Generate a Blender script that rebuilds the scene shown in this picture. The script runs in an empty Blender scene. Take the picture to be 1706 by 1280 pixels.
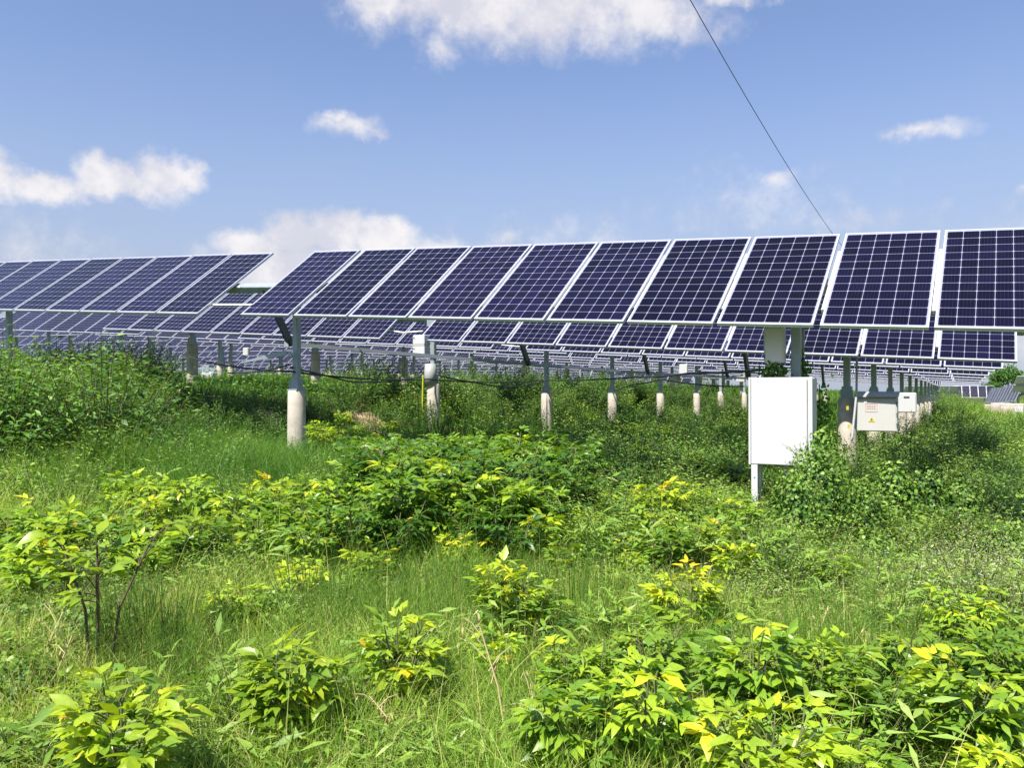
import bpy, math, random
import numpy as np
from mathutils import Vector, Matrix

R = math.radians
rnd = random.Random(7)
nr = np.random.default_rng(11)
scene = bpy.context.scene
col = scene.collection

# ---------------------------------------------------------------- camera
EYE = 1.63                      # eye height above the ground under the camera
F_PX = 1340.0                   # focal length in pixels of a 1706 wide frame
PITCH = math.atan2(15.0, F_PX)
cam_d = bpy.data.cameras.new('camera')
cam_d.sensor_fit = 'HORIZONTAL'
cam_d.sensor_width = 36.0
cam_d.lens = 36.0 * F_PX / 1706.0
cam_d.clip_start = 0.05
cam_d.clip_end = 3000.0
cam = bpy.data.objects.new('camera', cam_d)
col.objects.link(cam)
cam.location = (0, 0, EYE)
cam.rotation_euler = (R(90) + PITCH, 0, 0)
scene.camera = cam

# ---------------------------------------------------------------- light
AZ = R(29.25)                   # the rows run along U2, the cross-row direction is H2
U2 = Vector((math.cos(AZ), -math.sin(AZ), 0))
H2 = Vector((math.sin(AZ), math.cos(AZ), 0))
SUN_EL = R(56)
SUN_AZ = math.atan2(-0.56, -0.83)          # x,y heading towards the sun (behind the camera, left)
sun_dir = Vector((math.sin(SUN_AZ) * math.cos(SUN_EL), math.cos(SUN_AZ) * math.cos(SUN_EL), math.sin(SUN_EL)))
sl = bpy.data.lights.new('sun', 'SUN')
sl.energy = 5.0
sl.angle = R(0.5)
sl.color = (1.0, 0.95, 0.86)
so = bpy.data.objects.new('sun', sl)
so.rotation_euler = sun_dir.to_track_quat('Z', 'Y').to_euler()
so.location = sun_dir * 60
col.objects.link(so)
scene.view_settings.view_transform = 'Standard'
scene.view_settings.look = 'None'
scene.view_settings.gamma = 1.0
scene.view_settings.exposure = 0.95
scene.cycles.max_bounces = 8
scene.cycles.transparent_max_bounces = 8
SKY_K = 0.10


# ---------------------------------------------------------------- node helpers
class NT:
    def __init__(s, tree):
        s.t = tree
        s.n = tree.nodes
        s.l = tree.links

    def new(s, kind, **kw):
        n = s.n.new(kind)
        for k, v in kw.items():
            setattr(n, k, v)
        return n

    def put(s, inp, v):
        if hasattr(v, 'is_linked'):
            s.l.new(v, inp)
        else:
            inp.default_value = v

    def m(s, op, a, b=0.0, c=0.0, clamp=False):
        n = s.new('ShaderNodeMath', operation=op, use_clamp=clamp)
        s.put(n.inputs[0], a)
        s.put(n.inputs[1], b)
        if len(n.inputs) > 2:
            s.put(n.inputs[2], c)
        return n.outputs[0]

    def vm(s, op, a, b=(0, 0, 0), scale=None):
        n = s.new('ShaderNodeVectorMath', operation=op)
        s.put(n.inputs[0], a)
        s.put(n.inputs[1], b)
        if scale is not None:
            s.put(n.inputs['Scale'], scale)
        return n.outputs[0]

    def smooth(s, x, lo, hi):
        n = s.new('ShaderNodeMapRange', interpolation_type='SMOOTHSTEP')
        s.put(n.inputs[0], x)
        n.inputs[1].default_value = lo
        n.inputs[2].default_value = hi
        return n.outputs[0]

    def noise(s, vec, scale, detail=4.0, rough=0.55, colour=False):
        n = s.new('ShaderNodeTexNoise')
        if vec is not None:
            s.l.new(vec, n.inputs['Vector'])
        n.inputs['Scale'].default_value = scale
        n.inputs['Detail'].default_value = detail
        n.inputs['Roughness'].default_value = rough
        return n.outputs['Color' if colour else 0]

    def mix(s, f, a, b, blend='MIX'):
        n = s.new('ShaderNodeMix', data_type='RGBA', blend_type=blend)
        s.put(n.inputs[0], f)
        for i, v in ((6, a), (7, b)):
            if hasattr(v, 'is_linked'):
                s.l.new(v, n.inputs[i])
            else:
                n.inputs[i].default_value = (*v[:3], 1.0)
        return n.outputs[2]

    def ramp(s, f, stops):
        n = s.new('ShaderNodeValToRGB')
        e = n.color_ramp.elements
        while len(e) < len(stops):
            e.new(0.5)
        for i, (p, c) in enumerate(stops):
            e[i].position = p
            e[i].color = (*c, 1.0)
        s.put(n.inputs[0], f)
        return n.outputs[0]


def mat(name):
    m = bpy.data.materials.new(name)
    m.use_nodes = True
    t = NT(m.node_tree)
    return m, t, t.n['Principled BSDF']


# ---------------------------------------------------------------- world: sky with clouds
def px_dir(px, py):
    """world direction seen at a pixel of the 1706x1280 frame"""
    x, z, y = (px - 853) / F_PX, (640 - py) / F_PX, 1.0
    c, s_ = math.cos(PITCH), math.sin(PITCH)
    return Vector((x, y * c - z * s_, y * s_ + z * c))


world = bpy.data.worlds.new('World')
scene.world = world
world.use_nodes = True
W = NT(world.node_tree)
bg = W.n['Background']
sky = W.new('ShaderNodeTexSky', sky_type='NISHITA')
sky.sun_disc = False
sky.sun_elevation = SUN_EL
sky.sun_rotation = math.atan2(sun_dir.x, sun_dir.y)
sky.altitude = 600
sky.air_density = 1.0
sky.dust_density = 0.8
sky.ozone_density = 1.6
skyc = W.mix(1.0, sky.outputs[0], (0.90, 0.90, 1.01), 'MULTIPLY')
dirv = W.vm('NORMALIZE', W.new('ShaderNodeTexCoord').outputs['Generated'])
wn = W.vm('SUBTRACT', W.noise(dirv, 16.0, 5.0, 0.6, True), (0.5, 0.5, 0.5))
dw = W.vm('ADD', dirv, W.vm('SCALE', wn, scale=0.055))
sp = W.new('ShaderNodeSeparateXYZ')
W.l.new(dw, sp.inputs[0])
az = W.m('ARCTAN2', sp.outputs[0], sp.outputs[1])
el = W.m('ARCSINE', sp.outputs[2])
CLOUDS = [  # px, py, rx, ry, strength
    (760, 0, 190, 66, .85), (900, 12, 260, 70, .85), (1080, 32, 120, 48, .8), (738, 88, 44, 34, .5),
    (640, -8, 80, 44, .85), (1185, 46, 70, 28, .4), (1230, -6, 120, 15, .55), (960, 62, 190, 42, .5),
    (-20, 285, 70, 36, .9), (70, 306, 80, 24, .9), (150, 290, 46, 32, .95), (170, 316, 130, 20, .8),
    (272, 286, 60, 36, 1), (322, 288, 32, 24, .75), (215, 306, 100, 26, .9),
    (582, 212, 68, 22, .62), (563, 194, 20, 15, .6), (620, 222, 40, 13, .5),
    (562, 386, 62, 42, 1.15), (490, 392, 66, 40, 1.15), (410, 412, 70, 32, 1.1), (640, 398, 62, 34, 1.05),
    (725, 408, 70, 22, .6), (560, 446, 230, 44, 1.1), (842, 396, 38, 17, .5), (430, 460, 90, 60, .9),
    (1540, 219, 92, 15, .5), (1490, 228, 60, 9, .4), (1296, 293, 44, 20, .45), (1450, 372, 120, 34, .36),
    (1250, 345, 240, 60, .20), (1697, 322, 26, 14, .4), (1560, 420, 260, 60, .3), (1640, 590, 200, 70, .35),
    (40, 420, 260, 60, .25), (950, 420, 300, 60, .25),
]
tot = None
low = None
for (px, py, rx, ry, k) in CLOUDS:
    d = px_dir(px, py)
    a0 = math.atan2(d.x, d.y)
    e0 = math.asin(d.z / d.length)
    da = math.atan2(px_dir(px + rx, py).x, px_dir(px + rx, py).y) - a0
    de = math.atan(ry / F_PX)
    u = W.m('DIVIDE', W.m('SUBTRACT', az, a0), da)
    v = W.m('DIVIDE', W.m('SUBTRACT', el, e0), de)
    r2 = W.m('ADD', W.m('MULTIPLY', u, u), W.m('MULTIPLY', v, v))
    g = W.m('MULTIPLY', W.m('SUBTRACT', 1.25, W.m('SQRT', r2)), k)
    tot = g if tot is None else W.m('SMOOTH_MAX', tot, g, 0.12)
fine = W.noise(dirv, 34.0, 7.0, 0.62)
coarse = W.noise(dirv, 9.0, 4.0, 0.5)
dens = W.m('ADD', tot, W.m('ADD', W.m('MULTIPLY', W.m('SUBTRACT', fine, 0.5), 0.75),
                           W.m('MULTIPLY', W.m('SUBTRACT', coarse, 0.5), 0.35)))
cover = W.smooth(dens, 0.04, 0.82)
cover = W.m('MULTIPLY', cover, 0.88)
lit = W.smooth(W.m('ADD', W.m('MULTIPLY', fine, 0.8), W.m('MULTIPLY', W.m('SUBTRACT', coarse, 0.5), 1.2)), 0.2, 0.65)
ccol = W.mix(lit, (0.375 / SKY_K, 0.372 / SKY_K, 0.415 / SKY_K), (0.52 / SKY_K, 0.50 / SKY_K, 0.495 / SKY_K))
elh = W.smooth(el, 0.42, 0.03)
skyh = W.mix(W.m('ADD', 0.10, W.m('MULTIPLY', elh, 0.82)), skyc, (0.232 / SKY_K, 0.262 / SKY_K, 0.328 / SKY_K))
W.l.new(W.mix(cover, skyh, ccol), bg.inputs['Color'])
bg.inputs['Strength'].default_value = SKY_K

# ---------------------------------------------------------------- terrain
def sstep(t):
    t = np.clip(t, 0, 1)
    return t * t * (3 - 2 * t)


def softslope(a):
    a = np.asarray(a, float)
    hi = np.where(a > 2, 2 + 5 * np.tanh((a - 2) / 5), a)
    return np.where(hi < -30, -30 + 7 * np.tanh((hi + 30) / 7), hi)


_gr = nr.random((128, 128))


def vnoise(x, y):
    x = np.asarray(x, float)
    y = np.asarray(y, float)
    xi, yi = np.floor(x).astype(int), np.floor(y).astype(int)
    fx, fy = sstep(x - xi), sstep(y - yi)
    g = lambda i, j: _gr[i % 128, j % 128]
    return (g(xi, yi) * (1 - fx) * (1 - fy) + g(xi + 1, yi) * fx * (1 - fy) + g(xi, yi + 1) * (1 - fx) * fy + g(xi + 1, yi + 1) * fx * fy)


def ground_ab(a, b):
    a = np.asarray(a, float)
    b = np.asarray(b, float)
    z = -0.0613 * softslope(a)
    z = z + 0.72 * sstep((-9.4 - a) / 2.2) * sstep((b - 8.6) / 3.0) * (1 - 0.75 * sstep((-21 - a) / 6))
    z = z + sstep((b - 40) / 70) * 1.0 * sstep((a - 1) / 10)
    z = z + 0.14 * (vnoise(a * .5 + 7, b * .5 + 3) - .5) + 0.06 * (vnoise(a * 1.7, b * 1.7) - .5)
    return z


def ab(x, y):
    return x * U2.x + y * U2.y, x * H2.x + y * H2.y


def ground(x, y):
    a, b = ab(x, y)
    return ground_ab(a, b)


def A(a, b, z=0.0):
    """a along the rows, b across them, z above world zero"""
    p = U2 * a + H2 * b
    return Vector((p.x, p.y, z))


_TS = 2.0 * 1.006 ** np.arange(720)


def on_ground(px, py):
    """where the sight line through a pixel meets the ground"""
    d = px_dir(px, py)
    t = _TS
    below = EYE + d.z * t <= ground(d.x * t, d.y * t)
    k = int(np.argmax(below)) if below.any() else len(t) - 1
    return d.x * float(t[k]), d.y * float(t[k])


def at_depth(px, py, depth):
    d = px_dir(px, py)
    return Vector((0, 0, EYE)) + d * (depth / d.y)


# ---------------------------------------------------------------- object helpers
class MB:
    def __init__(s):
        s.v, s.f, s.mi = [], [], []

    def add(s, vs, fs, mi=0):
        o = len(s.v)
        s.v += [tuple(v) for v in vs]
        s.f += [tuple(i + o for i in f) for f in fs]
        s.mi += [mi] * len(fs)
        return s

    def box(s, c, sx, sy, sz, M=None, mi=0, bev=0.0):
        """box centred at c, sizes in the frame M (3x3)"""
        M = M or Matrix.Identity(3)
        c = Vector(c)
        hx, hy, hz = sx / 2, sy / 2, sz / 2
        if bev <= 0:
            P = [c + M @ Vector((x * hx, y * hy, z * hz)) for x in (-1, 1) for y in (-1, 1) for z in (-1, 1)]
            return s.add(P, [(0, 1, 3, 2), (4, 6, 7, 5), (0, 4, 5, 1), (2, 3, 7, 6), (0, 2, 6, 4), (1, 5, 7, 3)], mi)
        # bevelled along z edges and top/bottom
        b = bev
        ring = [(-hx + b, -hy), (hx - b, -hy), (hx, -hy + b), (hx, hy - b), (hx - b, hy), (-hx + b, hy), (-hx, hy - b), (-hx, -hy + b)]
        kx, ky = (hx - b) / hx, (hy - b) / hy
        lv = [(-hz, kx, ky), (-hz + b, 1, 1), (hz - b, 1, 1), (hz, kx, ky)]
        P = [c + M @ Vector((x * ax, y * ay, z)) for z, ax, ay in lv for x, y in ring]
        F = []
        for k in range(3):
            for i in range(8):
                j = (i + 1) % 8
                F.append((k * 8 + i, k * 8 + j, k * 8 + 8 + j, k * 8 + 8 + i))
        F.append(tuple(range(7, -1, -1)))
        F.append(tuple(24 + i for i in range(8)))
        return s.add(P, F, mi)

    def tube(s, pts, r, n=8, mi=0, cap=True):
        pts = [Vector(p) for p in pts]
        rs = r if isinstance(r, (list, tuple)) else [r] * len(pts)
        P, F = [], []
        prev = None
        for i, p in enumerate(pts):
            t = (pts[min(i + 1, len(pts) - 1)] - pts[max(i - 1, 0)]).normalized()
            ref = prev if prev is not None else (Vector((0, 0, 1)) if abs(t.z) < 0.9 else Vector((1, 0, 0)))
            x = (ref - t * ref.dot(t)).normalized()
            y = t.cross(x)
            prev = x
            for k in range(n):
                an = 2 * math.pi * k / n
                P.append(p + (x * math.cos(an) + y * math.sin(an)) * rs[i])
        for i in range(len(pts) - 1):
            for k in range(n):
                j = (k + 1) % n
                F.append((i * n + k, i * n + j, i * n + n + j, i * n + n + k))
        if cap:
            F.append(tuple(range(n - 1, -1, -1)))
            F.append(tuple((len(pts) - 1) * n + k for k in range(n)))
        return s.add(P, F, mi)

    def mesh(s, name, mats, smooth=False):
        me = bpy.data.meshes.new(name)
        me.from_pydata(s.v, [], s.f)
        for m in (mats if isinstance(mats, (list, tuple)) else [mats]):
            me.materials.append(m)
        if any(s.mi):
            me.polygons.foreach_set('material_index', s.mi)
        if smooth:
            me.polygons.foreach_set('use_smooth', [True] * len(s.f))
        me.update()
        return me

    def build(s, name, mats, parent=None, smooth=False):
        return link(name, s.mesh(name, mats, smooth), parent)


def link(name, data, parent=None, M=None):
    o = bpy.data.objects.new(name, data)
    col.objects.link(o)
    if parent is not None:
        o.parent = parent
    if M is not None:
        o.matrix_local = M
    return o


def tag(o, label=None, cat=None, group=None, kind=None):
    if label:
        o['label'] = label
    if cat:
        o['category'] = cat
    if group:
        o['group'] = group
    if kind:
        o['kind'] = kind
    return o


def empty(name, loc, label, cat, group=None):
    o = bpy.data.objects.new(name, None)
    o.empty_display_size = 0.2
    o.location = loc
    col.objects.link(o)
    return tag(o, label, cat, group)


# ---------------------------------------------------------------- materials
def simple(name, c, rough=0.6, metal=0.0, var=0.12, scale=6.0, bump=0.0, spec=0.5):
    m, t, b = mat(name)
    tc = t.new('ShaderNodeTexCoord').outputs['Object']
    n = t.noise(tc, scale, 6.0, 0.6)
    f = t.m('ADD', 1 - var, t.m('MULTIPLY', n, 2 * var))
    t.l.new(t.mix(1.0, c, t.ramp(f, [(0, (0, 0, 0)), (1, (1, 1, 1))]), 'MULTIPLY') if False else t.vm('SCALE', t.vm('ADD', (0, 0, 0), c), scale=f), b.inputs['Base Color'])
    b.inputs['Roughness'].default_value = rough
    b.inputs['Metallic'].default_value = metal
    b.inputs['Specular IOR Level'].default_value = spec
    if bump:
        bn = t.new('ShaderNodeBump')
        bn.inputs['Strength'].default_value = bump
        bn.inputs['Distance'].default_value = 0.01
        t.l.new(t.noise(tc, scale * 6, 5.0, 0.6), bn.inputs['Height'])
        t.l.new(bn.outputs[0], b.inputs['Normal'])
    return m


M_ALU = simple('anodised_aluminium', (0.57, 0.58, 0.61), 0.38, 0.25, 0.05, 9)
M_STEEL = simple('galvanised_steel', (0.34, 0.39, 0.42), 0.5, 0.45, 0.22, 14, 0.1)
M_DARK = simple('dark_steel', (0.10, 0.115, 0.125), 0.5, 0.4, 0.2, 12)
M_ROD = simple('zinc_rod', (0.33, 0.36, 0.39), 0.5, 0.3, 0.12, 10)
M_WHITE = simple('white_paint', (0.51, 0.52, 0.53), 0.42, 0, 0.05, 3)
M_OFFWHITE = simple('offwhite_paint', (0.47, 0.465, 0.445), 0.5, 0, 0.06, 5)
M_BACK = simple('backsheet', (0.62, 0.64, 0.62), 0.6, 0, 0.05, 3)
M_CABLE = simple('cable_rubber', (0.018, 0.02, 0.022), 0.55, 0, 0.2, 10)
M_PIPE = simple('white_plastic', (0.78, 0.79, 0.80), 0.45, 0, 0.04, 8)
M_GREYPIPE = simple('grey_plastic', (0.36, 0.37, 0.38), 0.5, 0, 0.1, 8)
M_YG = simple('yellow_green_wire', (0.42, 0.42, 0.03), 0.5, 0, 0.15, 20)
M_YELLOW = simple('yellow_label', (0.46, 0.38, 0.04), 0.5, 0, 0.05, 8)
M_BLACK = simple('black_print', (0.02, 0.02, 0.02), 0.6, 0, 0.05, 8)
M_RED = simple('red_print', (0.55, 0.30, 0.32), 0.6, 0, 0.05, 8)
M_BARK = simple('bark', (0.10, 0.075, 0.05), 0.85, 0, 0.3, 9, 0.3)
M_STEM = simple('plant_stem', (0.10, 0.12, 0.035), 0.7, 0, 0.25, 12)
M_WOODSTEM = simple('woody_stem', (0.09, 0.06, 0.04), 0.8, 0, 0.3, 14)
M_DRY = simple('dry_stalk', (0.42, 0.34, 0.17), 0.75, 0, 0.2, 14)


def concrete():
    m, t, b = mat('pile_concrete')
    tc = t.new('ShaderNodeTexCoord').outputs['Object']
    n = t.noise(tc, 5, 7, 0.65)
    n2 = t.noise(tc, 60, 3, 0.6)
    c = t.ramp(t.m('ADD', t.m('MULTIPLY', n, 0.8), t.m('MULTIPLY', n2, 0.2)), [(0.3, (0.33, 0.29, 0.25)), (0.55, (0.50, 0.45, 0.39)), (0.75, (0.58, 0.54, 0.48))])
    # brown splash of soil on the foot
    g = t.new('ShaderNodeSeparateXYZ')
    t.l.new(tc, g.inputs[0])
    soil = t.m('MULTIPLY', t.smooth(t.m('ADD', g.outputs[2], t.m('MULTIPLY', n, 0.25)), 0.36, 0.12), 0.5)
    t.l.new(t.mix(soil, c, (0.26, 0.18, 0.11)), b.inputs['Base Color'])
    b.inputs['Roughness'].default_value = 0.9
    bn = t.new('ShaderNodeBump')
    bn.inputs['Strength'].default_value = 0.4
    bn.inputs['Distance'].default_value = 0.006
    t.l.new(n2, bn.inputs['Height'])
    t.l.new(bn.outputs[0], b.inputs['Normal'])
    return m


M_CONC = concrete()


def cell_material():
    """6 x 12 mono cells with clipped corners, white grid, fine busbars, under glass"""
    m, t, b = mat('solar_cells')
    uv = t.new('ShaderNodeUVMap')
    sx = t.new('ShaderNodeSeparateXYZ')
    t.l.new(uv.outputs[0], sx.inputs[0])
    cu, cv = t.m('MULTIPLY', sx.outputs[0], 6.0), t.m('MULTIPLY', sx.outputs[1], 12.0)
    fu, fv = t.m('FRACT', cu), t.m('FRACT', cv)
    du = t.m('MULTIPLY', t.m('MINIMUM', fu, t.m('SUBTRACT', 1.0, fu)), 0.157)
    dv = t.m('MULTIPLY', t.m('MINIMUM', fv, t.m('SUBTRACT', 1.0, fv)), 0.157)
    lv = t.smooth(dv, 0.0032, 0.0014)
    lu = t.smooth(du, 0.0032, 0.0014)
    dia = t.smooth(t.m('ADD', du, dv), 0.0165, 0.0135)
    grid = t.m('MAXIMUM', t.m('MAXIMUM', lu, lv), dia)
    out = t.m('MAXIMUM', t.m('MAXIMUM', t.m('LESS_THAN', sx.outputs[0], 0.0), t.m('GREATER_THAN', sx.outputs[0], 1.0)),
              t.m('MAXIMUM', t.m('LESS_THAN', sx.outputs[1], 0.0), t.m('GREATER_THAN', sx.outputs[1], 1.0)))
    grid = t.m('MAXIMUM', grid, out)
    bu = t.m('FRACT', t.m('MULTIPLY', fu, 5.0))
    bus = t.m('MULTIPLY', t.smooth(t.m('ABSOLUTE', t.m('SUBTRACT', bu, 0.5)), 0.04, 0.015), 0.13)
    wn_ = t.new('ShaderNodeTexWhiteNoise', noise_dimensions='4D')
    cb = t.new('ShaderNodeCombineXYZ')
    t.l.new(t.m('FLOOR', cu), cb.inputs[0])
    t.l.new(t.m('FLOOR', cv), cb.inputs[1])
    oi = t.new('ShaderNodeObjectInfo')
    t.l.new(cb.outputs[0], wn_.inputs['Vector'])
    t.l.new(oi.outputs['Random'], wn_.inputs['W'])
    cell = t.ramp(wn_.outputs['Value'], [(0.0, (0.0030, 0.0024, 0.0100)), (0.5, (0.0042, 0.0031, 0.0145)), (1.0, (0.0056, 0.0040, 0.0200))])
    cell = t.vm('SCALE', cell, scale=t.m('ADD', 0.7, t.m('MULTIPLY', oi.outputs['Random'], 0.7)))
    w2_ = t.new('ShaderNodeTexWhiteNoise', noise_dimensions='1D')
    t.l.new(t.m('MULTIPLY', oi.outputs['Random'], 91.7), w2_.inputs['W'])
    cell = t.mix(t.m('MULTIPLY', w2_.outputs['Value'], 0.55), cell, t.vm('MULTIPLY', cell, (0.85, 1.2, 1.15)))
    dust = t.noise(t.new('ShaderNodeTexCoord').outputs['Object'], 5.0, 6.0, 0.65)
    c = t.mix(bus, cell, (0.16, 0.17, 0.22))
    c = t.mix(t.m('MULTIPLY', grid, 0.9), c, (0.30, 0.305, 0.41))
    c = t.mix(t.m('MULTIPLY', t.smooth(dust, 0.45, 0.9), 0.010), c, (0.4, 0.36, 0.30))
    t.l.new(c, b.inputs['Base Color'])
    b.inputs['Roughness'].default_value = 0.12
    t.l.new(t.m('ADD', 0.07, t.m('MULTIPLY', dust, 0.12)), b.inputs['Roughness'])
    b.inputs['IOR'].default_value = 1.45
    b.inputs['Specular IOR Level'].default_value = 0.26
    return m


M_CELL = cell_material()


def leaf_material(name, stops, trans=0.35, rough=0.45, hue=0.10):
    m, t, b = mat(name)
    at = t.new('ShaderNodeAttribute', attribute_name='tint')
    oi = t.new('ShaderNodeObjectInfo')
    f = t.m('ADD', at.outputs['Fac'], t.m('MULTIPLY', t.m('SUBTRACT', oi.outputs['Random'], 0.5), hue))
    c = t.ramp(f, stops)
    c = t.vm('SCALE', c, scale=t.m('ADD', 0.85, t.m('MULTIPLY', oi.outputs['Random'], 0.3)))
    mo = t.noise(t.new('ShaderNodeTexCoord').outputs['Object'], 55.0, 5.0, 0.7)
    c = t.vm('SCALE', c, scale=t.m('ADD', 0.72, t.m('MULTIPLY', mo, 0.95)))
    t.l.new(c, b.inputs['Base Color'])
    b.inputs['Roughness'].default_value = rough
    b.inputs['Specular IOR Level'].default_value = 0.5
    tr = t.new('ShaderNodeBsdfTranslucent')
    t.l.new(t.mix(1.0, c, (1.25, 1.2, 0.45), 'MULTIPLY'), tr.inputs['Color'])
    mx = t.new('ShaderNodeMixShader')
    mx.inputs[0].default_value = trans
    t.l.new(b.outputs[0], mx.inputs[1])
    t.l.new(tr.outputs[0], mx.inputs[2])
    t.l.new(mx.outputs[0], t.n['Material Output'].inputs['Surface'])
    return m


LEAF_STOPS = [(0.0, (0.028, 0.075, 0.014)), (0.3, (0.062, 0.15, 0.022)), (0.55, (0.145, 0.265, 0.028)),
              (0.78, (0.36, 0.46, 0.024)), (0.92, (0.56, 0.50, 0.025)), (1.0, (0.60, 0.27, 0.02))]
M_LEAF = leaf_material('broad_leaf', LEAF_STOPS, 0.40, 0.36)
M_WEED = leaf_material('weed_leaf', [(0.0, (0.026, 0.078, 0.014)), (0.35, (0.072, 0.175, 0.020)), (0.65, (0.185, 0.30, 0.034)),
                                     (0.88, (0.25, 0.31, 0.09)), (1.0, (0.34, 0.30, 0.13))], 0.3, 0.5)
M_FLOWER = simple('white_flower', (0.70, 0.70, 0.66), 0.7, 0, 0.1, 30)
M_GRASS = leaf_material('grass_blade', [(0.0, (0.035, 0.105, 0.012)), (0.35, (0.085, 0.20, 0.020)), (0.6, (0.185, 0.335, 0.034)),
                                        (0.8, (0.37, 0.44, 0.085)), (1.0, (0.60, 0.52, 0.27))], 0.42, 0.55, 0.0)


def ground_material():
    m, t, b = mat('meadow_soil')
    g = t.new('ShaderNodeNewGeometry').outputs['Position']
    n1 = t.noise(g, 0.35, 5, 0.6)
    n2 = t.noise(g, 3.5, 6, 0.65)
    n3 = t.noise(g, 22.0, 4, 0.6)
    grass = t.ramp(t.m('ADD', t.m('MULTIPLY', n2, 0.6), t.m('MULTIPLY', n3, 0.4)), [(0.3, (0.025, 0.045, 0.010)), (0.5, (0.055, 0.09, 0.018)), (0.7, (0.13, 0.14, 0.04))])
    soil = t.ramp(n3, [(0.3, (0.12, 0.075, 0.04)), (0.7, (0.27, 0.18, 0.10))])
    f = t.smooth(t.m('ADD', t.m('MULTIPLY', n1, 0.5), t.m('MULTIPLY', n2, 0.5)), 0.52, 0.62)
    t.l.new(t.mix(t.m('MULTIPLY', f, 0.7), grass, soil), b.inputs['Base Color'])
    b.inputs['Roughness'].default_value = 0.95
    b.inputs['Specular IOR Level'].default_value = 0.1
    bn = t.new('ShaderNodeBump')
    bn.inputs['Strength'].default_value = 0.7
    bn.inputs['Distance'].default_value = 0.05
    t.l.new(n3, bn.inputs['Height'])
    t.l.new(bn.outputs[0], b.inputs['Normal'])
    return m


M_GROUND = ground_material()

# ---------------------------------------------------------------- ground
def axis_coords(lo, hi, fine_lo, fine_hi, step):
    mid = np.arange(fine_lo, fine_hi + 1e-6, step)
    out = [mid]
    g = step
    x = fine_hi
    up = []
    while x < hi:
        g *= 1.16
        x += g
        up.append(x)
    g = step
    x = fine_lo
    dn = []
    while x > lo:
        g *= 1.16
        x -= g
        dn.append(x)
    return np.r_[np.array(dn[::-1]), mid, np.array(up)]


ga = axis_coords(-900, 900, -30, 8, 0.3)
gb = axis_coords(-60, 1500, -4, 24, 0.3)
GA, GB = np.meshgrid(ga, gb, indexing='ij')
GZ = ground_ab(GA, GB)
GX = GA * U2.x + GB * H2.x
GY = GA * U2.y + GB * H2.y
na, nb = GA.shape
me = bpy.data.meshes.new('ground')
idx = np.arange(na * nb).reshape(na, nb)
quads = np.stack([idx[:-1, :-1], idx[1:, :-1], idx[1:, 1:], idx[:-1, 1:]], -1).reshape(-1, 4)


def np_mesh(me, V, Q, mats, smooth=True, tint=None, mi=None):
    k = Q.shape[1]
    me.vertices.add(len(V))
    me.vertices.foreach_set('co', np.ascontiguousarray(V, dtype=np.float32).ravel())
    me.loops.add(Q.size)
    me.loops.foreach_set('vertex_index', np.ascontiguousarray(Q, dtype=np.int32).ravel())
    me.polygons.add(len(Q))
    me.polygons.foreach_set('loop_start', np.arange(0, Q.size, k, dtype=np.int32))
    me.polygons.foreach_set('use_smooth', np.full(len(Q), smooth))
    for m in mats:
        me.materials.append(m)
    if mi is not None:
        me.polygons.foreach_set('material_index', np.asarray(mi, dtype=np.int32))
    if tint is not None:
        a = me.attributes.new('tint', 'FLOAT', 'POINT')
        a.data.foreach_set('value', np.ascontiguousarray(tint, dtype=np.float32))
    me.update()
    me.validate()
    return me


np_mesh(me, np.stack([GX, GY, GZ], -1).reshape(-1, 3), quads, [M_GROUND])
tag(link('ground', me), kind='structure')

# ---------------------------------------------------------------- solar tables
PW, PL, PT, PITCHP = 0.992, 1.956, 0.036, 1.04
TILT = R(38)


def panel_meshes():
    # glass face with cells
    bd = 0.026
    me = bpy.data.meshes.new('solar_panel')
    z = 0.0
    l = 0.010
    V = [(l, l, z), (PW - l, l, z), (PW - l, PL - l, z), (l, PL - l, z),
         (l, l, -0.008), (PW - l, l, -0.008), (PW - l, PL - l, -0.008), (l, PL - l, -0.008)]
    me.from_pydata(V, [], [(0, 1, 2, 3), (7, 6, 5, 4)])
    uv = me.uv_layers.new(name='UVMap')
    co = lambda v: ((v[0] - bd) / (PW - 2 * bd), (v[1] - bd - .012) / (PL - 2 * bd - .024))
    for p in me.polygons:
        for li in p.loop_indices:
            uv.data[li].uv = co(V[me.loops[li].vertex_index])
    me.materials.append(M_CELL)
    me.materials.append(M_BACK)
    me.polygons[1].material_index = 1
    fr = MB()
    w = 0.0115
    zc, h = -PT / 2 + 0.003, PT
    fr.box((PW / 2, w / 2, zc), PW, w, h)
    fr.box((PW / 2, PL - w / 2, zc), PW, w, h)
    fr.box((w / 2, PL / 2, zc), w, PL - 2 * w, h)
    fr.box((PW - w / 2, PL / 2, zc), w, PL - 2 * w, h)
    frm = fr.mesh('frame', M_ALU)
    both = MB()
    both.add(V, [(0, 1, 2, 3)], 0)
    both.add(V[4:], [(3, 2, 1, 0)], 1)
    both.add(fr.v, fr.f, 2)
    bm_ = both.mesh('solar_panel_far', [M_CELL, M_BACK, M_ALU])
    uv = bm_.uv_layers.new(name='UVMap')
    for p in bm_.polygons:
        if p.material_index == 0:
            for li in p.loop_indices:
                uv.data[li].uv = co(bm_.vertices[bm_.loops[li].vertex_index].co)
    return me, frm, bm_


ME_PANEL, ME_FRAME, ME_FAR = panel_meshes()
FRAME_RAIL = MB().box((-0.024, PL / 2, -0.06), 0.036, 1.25, 0.045).mesh('mounting_rail', M_ALU)

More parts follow.
